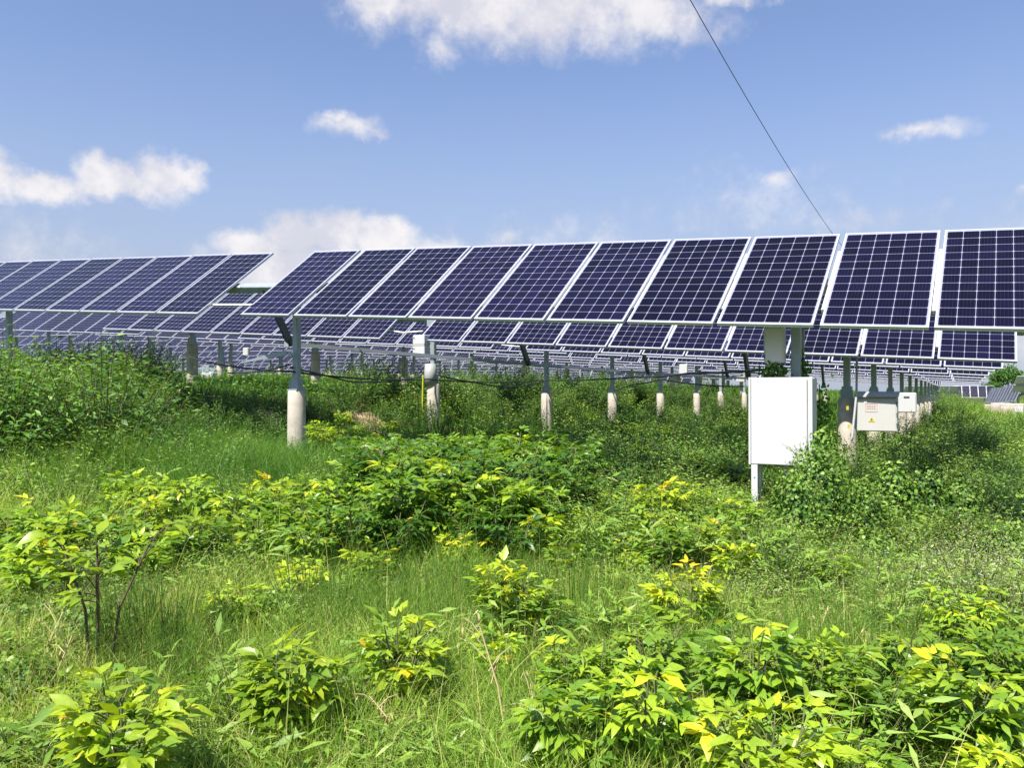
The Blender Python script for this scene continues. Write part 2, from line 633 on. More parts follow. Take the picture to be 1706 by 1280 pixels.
Z0 = [1.21, 1.08, 1.10, 1.16, 1.14, 1.13, 1.11, 1.09, 1.10, 1.08, 1.06, 1.05, 1.04, 1.03, 1.02, 1.0, 1.0]
BROW = [8.72, 13.33, 17.90, 22.42, 26.98, 31.50, 36.01, 40.6, 45.2, 49.8, 54.4, 59.0, 63.6, 68.2, 72.8, 77.4, 82.0]


def low_edge(a, i):
    """height of a row's lower edge above world zero"""
    drop = (0.055 * max(0, i - 5) + 0.09 * max(0, i - 10)) * min(1.0, max(0.0, (-9 - a) / 14.0))
    return EYE + Z0[i] - drop - 0.0613 * (float(softslope(a)) + 9.7)


def frame_of(p0, p1, tilt, hd):
    u = (p1 - p0).normalized()
    n0 = u.cross(hd).normalized()
    if n0.z < 0:
        n0 = -n0
    v = (hd * math.cos(tilt) + n0 * math.sin(tilt))
    v = (v - u * v.dot(u)).normalized()
    n = u.cross(v)
    return u, v, n


def pile_post(root, ax, loc, top, r=0.14, detail=True, wrap=False, exposed=1.0):
    """a steel post on a round concrete pile; loc world xy, top = z of the tube axis"""
    gz = float(ground(loc.x, loc.y))
    L = lambda p: Vector(p) - root.location
    M3 = Matrix((U2, H2, Vector((0, 0, 1)))).transposed()
    pt = gz + exposed
    pb = MB()
    n = 20 if detail else 10
    rings = [(-0.5, r), (0.0, r), (exposed * .5, r * .985), (exposed - 0.02, r * .96), (exposed, r * .90)]
    pb.tube([(0, 0, z) for z, _ in rings], [q for _, q in rings], n)
    pile = pb.build('concrete_pile', M_CONC, root, True)
    pile.location = L((loc.x, loc.y, gz))
    for p in pile.data.polygons:
        if len(p.vertices) > 4:
            p.use_smooth = False
    sb = MB()
    h = top - pt
    if detail:
        s, th = 0.105, 0.012
        sb.box((0, 0, h / 2), s, s, h, M3, bev=0.012)
        sb.box((0, 0, 0.11), s + 0.05, s + 0.02, 0.18, M3)
        sb.box((0, 0, 0.015), 0.21, 0.21, 0.03, M3)
        for dx in (-.085, .085):
            sb.box(M3 @ Vector((dx, -.06, 0.08)), 0.02, 0.02, 0.14, M3)
        sb.box((0, 0, h - 0.05), 0.2, 0.2, 0.2, M3)
    else:
        sb.box((0, 0, h / 2), 0.11, 0.11, h, M3)
    post = sb.build('post', M_STEEL, root)
    post.location = L((loc.x, loc.y, pt))
    return pile, post


GRP = 'solar tables standing in parallel rows'


def solar_table(a0, n, i, label, posts, near, gaps=None, tube_ext=(0, 0), arms=(), group=GRP, rails=False):
    a1 = a0 + n * PITCHP
    b = BROW[i]
    p0 = A(a0, b, low_edge(a0, i))
    p1 = A(a1, b, low_edge(a1, i))
    u, v, n_ = frame_of(p0, p1, TILT, H2)
    M3 = Matrix((u, v, n_)).transposed()
    base = A(posts[0] if posts else a0, b + 0.78)
    base.z = float(ground(base.x, base.y))
    root = empty('solar_table', base, label, 'solar panels', group)
    for k in range(n):
        off = k * PITCHP + (gaps.get(k, 0) if gaps else 0)
        M = Matrix.Translation(p0 + u * off - base) @ M3.to_4x4()
        # a slight individual misalignment
        M = M @ Matrix.Rotation(rnd.uniform(-.0022, .0022), 4, 'X') @ Matrix.Rotation(rnd.uniform(-.0015, .0015), 4, 'Y')
        if near:
            p = link('solar_panel', ME_PANEL, root, M)
            link('frame', ME_FRAME, p)
            if rails and k:
                link('mounting_rail', FRAME_RAIL, root, M)
        else:
            link('solar_panel', ME_FAR, root, M)
    axis0 = p0 + v * (PL / 2) - n_ * 0.13
    tl = (a1 - a0) / U2.dot(u)
    c0, c1 = axis0 - u * tube_ext[0], axis0 + u * (tl + tube_ext[1])
    tb = MB().box((c0 + c1) / 2 - base, (c1 - c0).length, 0.13, 0.13, M3, bev=0.012 if near else 0)
    tb.build('torque_tube', M_STEEL if near else M_DARK, root)
    for k, pa in enumerate(posts):
        q = axis0 + u * ((pa - a0) / U2.dot(u))
        pile_post(root, None, Vector((q.x, q.y, 0)), q.z - 0.02, 0.145, near, exposed=1.05 if pa < -9 else 1.45)
    for (aa, end) in arms:
        q = axis0 + u * ((aa - a0) / U2.dot(u)) - base
        e = Vector(end) - base
        d = (e - q)
        y = d.normalized()
        x = u
        z = x.cross(y).normalized()
        x = y.cross(z)
        mb = MB()
        AM = Matrix((x, y, z)).transposed()
        # a tapering lever: two plates and a head
        mb.box(q + d * 0.5, 0.05, d.length, 0.13, AM)
        mb.box(q + d * 0.97, 0.09, 0.10, 0.07, AM)
        mb.build('lever_arm', M_DARK, root)
    return root, p0, u, v, n_


ORD = ['nearest', 'second', 'third', 'fourth', 'fifth', 'sixth', 'seventh', 'eighth', 'ninth', 'tenth', 'eleventh', 'twelfth', 'thirteenth', 'fourteenth', 'fifteenth']
ROD = [A(-10.05, 10.17, EYE + .84), A(-7.93, 14.87, EYE + .60), A(-6.93, 19.4, EYE + .50), A(-6.1, 24.0, EYE + .47), A(-5.5, 28.6, EYE + .44)]
RA = -9.66
for i in range(14):
    n = 10 if i < 8 else 8
    lab = ('nearest long dark blue solar table, its panels large and filling the right half' if i == 0 else
           f'dark blue solar table, {ORD[i]} row back, right of the narrow table gap' if i < 7 else
           'far dark blue solar table seen low between the posts, right block')
    arms = []
    if i == 0:
        arms = [(-10.05, ROD[0])]
    elif i < 5:
        arms = [(-9.66 + (ROD[i].x * U2.x + ROD[i].y * U2.y) + 9.66, ROD[i])]
        if i in (1, 2, 3):
            arms.append((-3.4, A(-3.4, ROD[i].x * H2.x + ROD[i].y * H2.y, ROD[i].z - .28)))
    gaps = {k: 0.066 for k in range(1, 10)} if i == 0 else None
    if i == 0:
        gaps[8] = gaps[9] = 0.085
    pa = [-9.35 if i == 0 else -9.9 if i == 1 else -9.5 if i < 6 else -9.7, -1.68]
    g = GRP if i < 7 else 'far solar tables at the end of the right block'
    solar_table(RA, n, i, lab, pa, i < 4, gaps, (0.9, 0.05), arms, g, rails=(i < 2))
for i in range(14):
    lab = ('nearest left solar table, its upper edge against the sky at the left' if i == 0 else
           f'dark blue solar table, {ORD[i]} row back, left of the narrow table gap' if i < 6 else
           'far dark blue solar table seen low between the posts, middle block')
    a0 = -9.66 - 0.93 - 9 * PITCHP + (0.0 if i else 0.02)
    g = GRP if i < 6 else 'far solar tables in the middle block'
    pa = [-17.5] if i == 0 else [-17.5] if i < 6 else [-17.5, -12.0]
    solar_table(a0, 9, i, lab, pa, i < 3, None, (0.05, 0.0), (), g)
LB = [-34.1 - 10.3 * k for k in range(9)]
for i in range(2, 17):
    for k in range(9):
        a0 = LB[k]
        if i > 10 and not (0.30 * BROW[i] < -(a0 + 4.7) < 1.15 * BROW[i]):
            continue
        if -(a0 + 9.4) > 1.95 * (BROW[i] + .5) + 4:
            continue
        far = i > 3 or k > 0
        lab = (f'solar table beyond the left aisle, {ORD[i]} row back, its end by the aisle' if k == 0 and i < 4 else
               'bluish solar table low in the far left field beyond the aisle')
        solar_table(a0, 9, i, lab, [a0 + 2.6, a0 + 7.1], i < 3 and k == 0, None, (0, 0), (), GRP if not far else 'solar tables in the far left field')

# ---------------------------------------------------------------- drive rod, links, cables, wire
mb = MB()
for p, q in zip(ROD[:-1], ROD[1:]):
    d = q - p
    y = d.normalized()
    x = Vector((0, 0, 1)).cross(y).normalized()
    mb.box((p + q) / 2, 0.045, d.length + 0.02, 0.062, Matrix((x, y, y.cross(x) * -1)).transposed())
mb.box(ROD[0] + (ROD[0] - ROD[1]) * 0.012, 0.07, 0.08, 0.11)
tag(mb.build('drive_rod', M_ROD), 'long galvanised drive rod running back under the rows from the nearest post', 'drive rod')


def sag(p, q, s, n=14):
    p, q = Vector(p), Vector(q)
    return [p.lerp(q, t / n) - Vector((0, 0, 4 * s * (t / n) * (1 - t / n))) for t in range(n + 1)]


def cable(name, runs, r, m, label, cat, group=None, jig=0.0):
    mb = MB()
    pts = []
    for (p, q, s_) in runs:
        seg = sag(p, q, s_)
        pts += seg if not pts else seg[1:]
    if jig:
        pts = [p + Vector((rnd.uniform(-jig, jig), rnd.uniform(-jig, jig), rnd.uniform(-jig, jig))) for p in pts]
    mb.tube(pts, r, 6)
    return tag(mb.build(name, m, None, True), label, cat, group)


D = at_depth
# white conduit bridging the table gaps
cable('link_conduit', [(D(352, 508, 13.1), D(420, 508, 12.45), 0.0)], 0.017, M_PIPE, 'white conduit bridging the gap between the two nearest solar tables', 'conduit')
cable('link_conduit', [(D(637, 549, 17.45), D(672, 554.5, 17.1), 0.0), (D(672, 554.5, 17.1), D(704, 552, 16.8), 0.0)], 0.017, M_PIPE,
      'bent white conduit bridging the second row table gap above the junction box', 'conduit')
cable('link_conduit', [(D(806, 571, 21.5), D(870, 578, 21.0), 0.01)], 0.014, M_PIPE, 'white conduit bridging the third row table gap', 'conduit')
# power cables strung from post to post
cable('power_cable', [(D(300, 588, 20.6), D(384, 610, 14.2), .05), (D(384, 610, 14.2), D(484, 619, 12.75), .02), (D(484, 619, 12.75), D(715, 632, 16.9), .06), (D(715, 632, 16.9), D(905, 634, 20.7), .06),
                      (D(905, 634, 20.7), D(1060, 629, 15.0), .02), (D(1060, 629, 15.0), D(1150, 622, 11.5), .015), (D(1150, 622, 11.5), D(1276, 616, 9.2), .012)], 0.015, M_CABLE,
      'thick black power cable strung from post to post to the white cabinet', 'cable')
cable('power_cable', [(D(484, 612, 12.8), D(560, 630, 14.0), .0), (D(560, 630, 14.0), D(600, 637, 14.8), .02), (D(600, 637, 14.8), D(700, 628, 16.8), .03)], 0.014, M_CABLE,
      'thin black cable sagging below the thick one near the soil bank', 'cable')
cable('power_cable', [(D(728, 625, 17.0), D(790, 637, 17.6), .02), (D(790, 637, 17.6), D(905, 636, 20.6), .12)], 0.016, M_CABLE,
      'black cable sagging from the wired post towards the third row post', 'cable')
cable('power_cable', [(D(1020, 652, 24.8), D(1060, 640, 20.0), .0), (D(1060, 640, 20.0), D(1100, 632, 18.0), 0.02), (D(1100, 632, 18.0), D(1240, 644, 20.0), .05)], 0.016, M_CABLE,
      'black cable curling up from a pile in the middle distance', 'cable')
cable('power_cable', [(D(380, 622, 13.5), D(482, 608, 12.8), .04)], 0.012, M_CABLE, 'thin cable curving up to the nearest post from the left', 'cable')
cable('overhead_wire', [(D(1100, -90, 26.0), D(1392, 396, 62.0), .45), (D(1392, 396, 62.0), D(1460, 470, 85), .2)], 0.016, M_CABLE,
      'single dark overhead wire slanting down across the blue sky', 'wire')


# bracket arm on the nearest post
p, q = D(402, 605.5, 12.6), D(478, 592, 12.72)
d = q - p
y = d.normalized()
x = Vector((0, 0, 1)).cross(y).normalized()
z = x.cross(y)
Mx = Matrix((x, y, z)).transposed()
mb = MB()
vs = []
for yy, hh in ((0, 0.012), (d.length, 0.055)):
    for xx in (-0.02, 0.02):
        for zz in (-1, 0):
            vs.append(p + Mx @ Vector((xx, yy, zz * hh * 1.6)))
mb.add(vs, [(0, 1, 3, 2), (4, 6, 7, 5), (0, 4, 5, 1), (2, 3, 7, 6), (0, 2, 6, 4), (1, 5, 7, 3)])
mb.box(q + y * 0.05, 0.16, 0.05, 0.09, Mx)
tag(mb.build('bracket_arm', M_STEEL), 'tapering steel bracket arm reaching left from the nearest post', 'bracket')

# ---------------------------------------------------------------- boxes and cabinets
RM = Matrix((U2, H2, Vector((0, 0, 1)))).transposed()


def face_pt(o, x, z, dy=0.0):
    """a point on the front face of a box of centre o"""
    return o + RM @ Vector((x, dy, z))


def rbox(parent, name, c, sx, sy, sz, m, bev=0.0):
    mb = MB()
    mb.box((0, 0, 0), sx, sy, sz, RM, bev=bev)
    o = mb.build(name, m, parent)
    o.location = Vector(c) - (parent.location if parent else Vector())
    return o


# the large blank cabinet
cc = D(1303.5, 702, 8.72)
root = empty('equipment_cabinet', (cc.x, cc.y, float(ground(cc.x, cc.y))), 'large blank white cabinet on steel legs, half overgrown by green vines', 'cabinet')
CW, CD, CH = 0.665, 0.26, 0.945
rbox(root, 'housing', cc + RM @ Vector((0, .02, 0)), CW, CD, CH, M_WHITE, 0.012)
rbox(root, 'door', cc + RM @ Vector((-.012, -CD / 2 + .0, -.002)), CW - .085, 0.03, CH - .02, M_WHITE, 0.006)
rbox(root, 'edge_strip', cc + RM @ Vector((-CW / 2 + .014, -CD / 2 + .004, 0)), 0.024, 0.03, CH + .004, M_WHITE, 0.004)
rbox(root, 'edge_strip', cc + RM @ Vector((CW / 2 - .014, -CD / 2 + .004, 0)), 0.024, 0.03, CH + .004, M_WHITE, 0.004)
for sx_ in (-1, 1):
    for sy_ in (-1, 1):
        lg = MB()
        g = float(ground(cc.x, cc.y))
        h = cc.z - CH / 2 - g + .1
        lg.box((0, 0, 0), 0.066, 0.05, h, RM)
        if sy_ < 0:
            lg.tube([RM @ Vector((0, -.022, h / 2 - .13)), RM @ Vector((0, -.034, h / 2 - .13))], 0.009, 8)
        o = lg.build('leg', M_WHITE, root)
        pos = cc + RM @ Vector((sx_ * (CW / 2 - .065), sy_ * .1 - .02, 0))
        pos.z = cc.z - CH / 2 - h / 2 + .003
        o.location = pos - root.location

# beige box high on the post behind it
cb_ = D(1291, 575, 9.0)
root = empty('control_box', cb_, 'beige control box high on the post above the large white cabinet', 'box')
rbox(root, 'housing', cb_, 0.22, 0.12, 0.40, M_OFFWHITE, 0.008)
rbox(root, 'door', cb_ + RM @ Vector((.0, -.064, 0)), 0.19, 0.012, 0.37, M_OFFWHITE, 0.003)
rbox(root, 'latch', cb_ + RM @ Vector((-.098, -.066, -.13)), 0.014, 0.02, 0.05, M_DARK)

# warning cabinet at the second row
c2 = D(1461, 690, 12.75)
root = empty('warning_cabinet', (c2.x, c2.y, float(ground(c2.x, c2.y))), 'off white cabinet with red notice and yellow warning triangle beside a post', 'cabinet')
w2, h2, d2 = 0.60, 0.545, 0.24
rbox(root, 'housing', c2, w2, d2, h2, M_OFFWHITE, 0.01)
rbox(root, 'door', c2 + RM @ Vector((-.004, -d2 / 2 - .006, -.004)), w2 - .03, 0.016, h2 - .03, M_OFFWHITE, 0.004)
hood = MB()
hv = [Vector((-w2 / 2 - .02, -d2 / 2 - .06, h2 / 2 - .005)), Vector((w2 / 2 + .02, -d2 / 2 - .06, h2 / 2 - .005)), Vector((w2 / 2 + .02, d2 / 2 + .03, h2 / 2 + .065)), Vector((-w2 / 2 - .02, d2 / 2 + .03, h2 / 2 + .065))]
hv = [RM @ v for v in hv] + [RM @ v + Vector((0, 0, .018)) for v in hv]
hood.add(hv, [(0, 1, 2, 3), (7, 6, 5, 4), (0, 4, 5, 1), (1, 5, 6, 2), (2, 6, 7, 3), (3, 7, 4, 0)])
o = hood.build('hood', M_GREYPIPE, root)
o.location = c2 - root.location
fy = -d2 / 2 - .0165
# the notice: a thin red outline round rows of small red characters
nb_ = MB()
nw, nh = .17, .125
cx0, cz0 = -.07, .10
for (x_, z_, a_, b_) in ((0, nh / 2, nw, .007), (0, -nh / 2, nw, .007), (-nw / 2, 0, .007, nh), (nw / 2, 0, .007, nh)):
    nb_.box(RM @ Vector((x_, 0, z_)), a_, .003, b_, RM)
for row_ in (.022, -.014):
    for k in range(4):
        x_ = -.052 + k * .034
        nb_.box(RM @ Vector((x_, 0, row_ + .009)), .024, .003, .004, RM)
        nb_.box(RM @ Vector((x_, 0, row_ - .006)), .024, .003, .004, RM)
        nb_.box(RM @ Vector((x_, 0, row_ + .0015)), .004, .003, .011, RM)
o = nb_.build('notice', M_RED, root)
o.location = c2 + RM @ Vector((cx0, fy, cz0)) - root.location
tri = MB()


def prism2(mb, pts, y0, y1):
    n = len(pts)
    V = [RM @ Vector((a, y0, b)) for a, b in pts] + [RM @ Vector((a, y1, b)) for a, b in pts]
    mb.add(V, [tuple(range(n)), tuple(range(2 * n - 1, n - 1, -1))] + [(i, i + n, (i + 1) % n + n, (i + 1) % n) for i in range(n)])


prism2(tri, [(-.046, -.04), (.046, -.04), (0, .042)], -.002, .002)
tr_o = tri.build('warning_triangle', M_YELLOW, root)
tr_o.location = c2 + RM @ Vector((-.065, fy, -.085)) - root.location
bolt = MB()
prism2(bolt, [(.006, .022), (-.012, -.006), (-.001, -.006), (-.006, -.03), (.013, .002), (.002, .002)], -.0035, -.0025)
bolt.build('bolt_symbol', M_BLACK, tr_o)
for sz_ in (-.16, .0, .17):
    rbox(root, 'hinge', c2 + RM @ Vector((w2 / 2 - .004, -d2 / 2 - .012, sz_)), 0.016, 0.02, 0.045, M_DARK)
for sz_ in (-.15, .15):
    rbox(root, 'mounting_bar', c2 + RM @ Vector((-.22, d2 / 2 + .03, sz_)), 0.62, 0.04, 0.05, M_STEEL)


def small_box(px, py, depth, wpx, hpx, label, m=M_WHITE, dots=False, slot=False, group=None, cat='box', name='junction_box'):
    c = D(px, py, depth)
    w, h = wpx * depth / F_PX, hpx * depth / F_PX
    root = empty(name, c, label, cat, group)
    rbox(root, 'housing', c, w, w * .45, h, m, min(w, h) * .06)
    rbox(root, 'lid', c + RM @ Vector((0, -w * .225 - .004, 0)), w * .93, .012, h * .93, m, .003)
    if dots:
        for sx_ in (-.28, .28):
            rbox(root, 'cable_gland', c + RM @ Vector((sx_ * w, -w * .225 - .011, h * .22)), w * .09, .01, w * .07, M_DARK)
    if slot:
        rbox(root, 'handle', c + RM @ Vector((w * .1, -w * .225 - .012, h * .28)), w * .24, .014, h * .08, M_DARK)
    return root


small_box(1507, 671, 15.2, 36, 33, 'white box with dark slot handle behind the warning cabinet', slot=True)
small_box(349, 629.5, 27.5, 27, 18, 'low white box with two dark holes on the left grassy bank', dots=True)
small_box(411, 586, 25.0, 12, 13, 'small pale box on a post in the left field', M_OFFWHITE)
small_box(1139, 615, 31.0, 14, 16, 'small white box on a post right of centre')
small_box(920, 647, 36.0, 19, 9, 'white box low in the grass behind the third row post, left of two', dots=False)
small_box(960, 644, 38.0, 21, 12, 'white box low in the grass behind the third row post, right of two')
small_box(1234, 632, 34.0, 14, 9, 'small pale box near the top left corner of the big cabinet', M_OFFWHITE)
small_box(1171, 651, 48.0, 12, 6, 'tiny pale box in the far grass left of the big cabinet', M_OFFWHITE)

# junction box on the wired post: two housings, one over the other
jc = D(702, 576, 16.30)
root = empty('junction_box', jc, 'white two part junction box on the second row post with loose wires', 'box')
for dz in (.115, -.105):
    rbox(root, 'housing', jc + Vector((0, 0, dz)), 0.29, 0.2, 0.19 if dz > 0 else .2, M_WHITE, 0.01)
for dz in (.115, -.105):
    for dx in (-.11,):
        rbox(root, 'cable_gland', jc + RM @ Vector((dx, -.104, dz + .04)), .022, .012, .022, M_DARK)
rbox(root, 'seam', jc + RM @ Vector((0, -.004, .008)), 0.285, 0.2, 0.024, M_OFFWHITE)
wb = MB()
r2 = random.Random(4)
for k in range(16):
    x0 = r2.uniform(-.13, .13)
    pts = [jc + RM @ Vector((x0, r2.uniform(-.08, .06), -.2))]
    for j in range(1, 6):
        pts.append(pts[0] + Vector((r2.uniform(-.09, .09), r2.uniform(-.06, .06), -.11 * j + r2.uniform(-.03, .03))))
    wb.tube(pts, r2.uniform(.005, .010), 5)
for k in range(4):
    x0 = .05 + k * .02
    pts = [jc + RM @ Vector((x0, -.1, -.45 - .12 * j)) + Vector((.05 * math.sin(j * 1.3 + k), 0, 0)) for j in range(9)]
    wb.tube(pts, .006, 5)
wb.build('wire_bundle', M_CABLE, root, True)
# plastic wrapped pile sleeve and yellow green conduit
pcab = A(-9.9, 14.11)
sl_ = MB()
pz = float(ground(pcab.x, pcab.y))
sl_.tube([(pcab.x, pcab.y, pz + 1.02), (pcab.x, pcab.y, pz + 1.25), (pcab.x, pcab.y, pz + 1.46)], [.135, .128, .115], 14)
tag(sl_.build('pile_sleeve', M_GREYPIPE, None, True), 'grey plastic sleeve wrapped round the wired second row post', 'sleeve')
cable('earth_conduit', [(D(705, 622, 16.5), D(703, 700, 16.45), 0)], 0.017, M_YG, 'yellow green earth conduit running down beside the wired post', 'conduit')
# grey conduit leaning on the second row post, vines and yellow labels
cable('cable_conduit', [(D(1428, 560, 12.9), D(1427, 656, 12.75), 0), (D(1427, 656, 12.75), D(1419, 735, 12.6), 0)], 0.019, M_GREYPIPE, 'grey conduit running down beside the post at the warning cabinet', 'conduit')
cable('cable_conduit', [(D(1338, 548, 9.3), D(1337, 632, 9.3), 0)], 0.02, M_GREYPIPE, 'grey conduit dropping behind the top of the large white cabinet', 'conduit')
for (py_, lab) in ((680, 'upper yellow label on the post beside the warning cabinet'), (711, 'lower yellow label on the post beside the warning cabinet')):
    c_ = D(1412 if py_ < 700 else 1414, py_, 12.78 if py_ < 700 else 12.72)
    mb = MB()
    mb.box((0, 0, 0), .036, .006, .062, RM)
    o = mb.build('warning_label', M_YELLOW)
    o.location = c_
    tag(o, lab, 'label')

# ---------------------------------------------------------------- the field beyond on the right
def far_table(px, py, depth, n, az_deg, tilt_deg, label, group, scale=1.0):
    p = D(px, py, depth)
    u = Vector((math.cos(R(az_deg)), math.sin(R(az_deg)), 0))
    h = Vector((-u.y, u.x, 0))
    n0 = Vector((0, 0, 1))
    v = h * math.cos(R(tilt_deg)) + n0 * math.sin(R(tilt_deg))
    M = Matrix((u, v, u.cross(v))).transposed()
    base = Vector((p.x, p.y, float(ground(p.x, p.y)) - .1))
    root = empty('solar_table', base, label, 'solar panels', group)
    for k in range(n):
        link('solar_panel', ME_FAR, root, Matrix.Translation(p + u * (k * PITCHP) - base) @ M.to_4x4())
    mid = p + u * (n * PITCHP / 2) + v * .95 - u.cross(v) * .12 - base
    mb = MB()
    mb.box(mid, n * PITCHP, .1, .1, M)
    mb.build('torque_tube', M_STEEL, root)
    for t in (.25, .75):
        q = p + u * (n * PITCHP * t) + v * .95 - u.cross(v) * .15
        pm = MB()
        pm.box((q.x - base.x, q.y - base.y, (q.z - base.z) / 2 - .1), .14, .14, q.z - base.z + .2)
        pm.build('post', M_STEEL, root)
    return root


GF = 'solar tables facing other ways in the far right field'
far_table(1590, 662.5, 118, 5, -24, 62, 'short far table of five upright bluish panels in the right field', GF)
far_table(1590, 663, 100, 6, 172, 48, 'far solar table seen from behind, left of the five upright panels', GF)
for k, (px_, py_, dp) in enumerate(((1640, 670, 106), (1648, 671, 99), (1656, 671, 92), (1665, 670, 86), (1675, 669, 80))):
    far_table(px_, py_, dp, 3, 252, 66, 'steep narrow solar table in the stepped cluster far right', GF)
far_table(1812, 653, 72, 6, 168, 46, 'olive backed solar table seen from behind at the far right edge', GF)
wl = MB()
for (px_, py_, dp, w_, h_) in ((1668, 680, 66, 1.5, .8), (1686, 683, 64, 1.6, 1.0), (1650, 677, 72, .9, .3)):
    c_ = D(px_, py_, dp)
    wl = MB()
    wl.box((0, 0, -.3), w_, .5, h_ + .6, RM, bev=.05)
    o = wl.build('retaining_wall', M_CONC)
    o.location = c_
    tag(o, {1668: 'pale rough wall left of the white box at the far right', 1686: 'pale wall at the far right edge under the low table', 1650: 'low pale kerb sloping down left of the far walls'}[px_], 'wall')
small_box(1697, 683, 60, 12, 9, 'tiny white box in front of the pale far right wall')

# ---------------------------------------------------------------- vegetation: meshes
_JIT = np.clip(np.random.default_rng(5).normal(0, .17, 1100), -.35, .35)


class Leaves:
    """collects leaf quads with a tint per vertex"""

    def __init__(s):
        s.V, s.Q, s.T, s.M = [], [], [], []
        s.n = 0

    def leaf(s, p, d, up, L, Wd, tint, droop=0.25, fold=0.25, n=4, shape=0.85, mi=0):
        d = d / np.linalg.norm(d)
        side = np.cross(up, d)
        ln = np.linalg.norm(side)
        side = side / ln if ln > 1e-5 else np.array([1.0, 0, 0])
        nrm = np.cross(d, side)
        t = np.linspace(0, 1, n + 1)
        w = Wd * 0.5 * np.sin(np.pi * np.clip(t, 0.02, 0.985) ** shape)
        if n >= 4:
            w = w * (1 + _JIT[s.n % 997:s.n % 997 + n + 1])
        cx = p + np.outer(t * L, d) - np.outer(droop * L * t * t, nrm)
        lf = cx + np.outer(w, side) + np.outer(w * fold, nrm)
        rt = cx - np.outer(w, side) + np.outer(w * fold, nrm)
        V = np.stack([lf, cx, rt], 1).reshape(-1, 3)
        q = []
        for i in range(n):
            a = s.n + i * 3
            q += [(a, a + 3, a + 4, a + 1), (a + 1, a + 4, a + 5, a + 2)]
        s.V.append(V)
        s.Q += q
        tt = np.full(len(V), tint)
        tt += np.repeat((t - .5) * 0.04, 3)
        s.T.append(tt)
        s.M += [mi] * len(q)
        s.n += len(V)

    def stalk(s, pts, r, tint, mi=0, n=4):
        mb = MB().tube([tuple(p) for p in pts], r, n, cap=False)
        V = np.array(mb.v)
        s.V.append(V)
        s.Q += [tuple(i + s.n for i in f) for f in mb.f]
        s.T.append(np.full(len(V), tint))
        s.M += [mi] * len(mb.f)
        s.n += len(V)

    def mesh(s, name, mats):
        me = bpy.data.meshes.new(name)
        return np_mesh(me, np.concatenate(s.V), np.array(s.Q), mats, True, np.concatenate(s.T), s.M)


def unit(v):
    return v / (np.linalg.norm(v) + 1e-9)


def peony(seed, h, spread, base_t, tip_t, stems=6, lsize=1.0, orange=0.02, leafs=5, leggy=0.35):
    """a bushy perennial of divided leaves with broad pointed leaflets"""
    g = np.random.default_rng(seed)
    lv, st = Leaves(), Leaves()
    for k in range(stems):
        an = 2 * math.pi * (k + g.uniform(-.3, .3)) / stems
        out = np.array([math.cos(an), math.sin(an), 0])
        lean = g.uniform(.15, 1.0) * spread * .42
        top = out * lean + np.array([0, 0, h * g.uniform(.62, .92)])
        mid = out * lean * .38 + np.array([0, 0, top[2] * .55])
        b0 = out * .03
        st.stalk([b0, mid, top], [.008, .006, .004], 0.3)
        for j in range(leafs):
            f = leggy + (1 - leggy) * (j + g.uniform(0, .6)) / leafs
            p = (mid + (top - mid) * (f - .4) / .6) if f > .4 else b0 + (mid - b0) * f / .4
            pa = an + g.uniform(-1.5, 1.5)
            elv = g.uniform(.15, .95) + (.45 if j == leafs - 1 else 0)
            pd = unit(np.array([math.cos(pa) * math.cos(elv), math.sin(pa) * math.cos(elv), math.sin(elv)]))
            pl = g.uniform(.05, .12) * lsize
            e = p + pd * pl
            st.stalk([p, (p + e) / 2 + np.array([0, 0, .006]), e], [.0035, .003, .0025], 0.45)
            hf = min(1.0, max(0.0, e[2] / h))
            tl = base_t + (tip_t - base_t) * hf ** 1.4 + g.normal(0, .07)
            if g.random() < orange * 1.5:
                tl = g.uniform(.84, .94)
            sd = unit(np.cross(np.array([0, 0, 1.0]), pd))
            flat = unit(pd * np.array([1, 1, .25]))
            for (sx, fw, off) in ((0, 1.0, 1.0), (1, .55, .45), (-1, .55, .45)):
                d2 = unit(flat * fw + sd * sx * .9 + np.array([0, 0, g.uniform(-.12, .18)]))
                q = e + d2 * .024 * lsize * (1 + off)
                for (s3, L3) in ((0, 1.0), (.75, .78), (-.75, .78)):
                    s4 = unit(np.cross(np.array([0, 0, 1.0]), d2))
                    d3 = unit(d2 + s4 * s3 + np.array([0, 0, g.uniform(-.35, .45)]))
                    up = unit(np.array([g.normal(0, .42), g.normal(0, .42), 1.0]))
                    L = L3 * g.uniform(.060, .125) * lsize
                    tt = tl + g.normal(0, .035)
                    if g.random() < orange:
                        tt = g.uniform(.88, 1.0)
                    lv.leaf(q, d3, up, L, L * g.uniform(.34, .50), float(np.clip(tt, 0.02, 1)), g.uniform(.0, .55), g.uniform(.1, .4), 4, .8)
    return lv, st


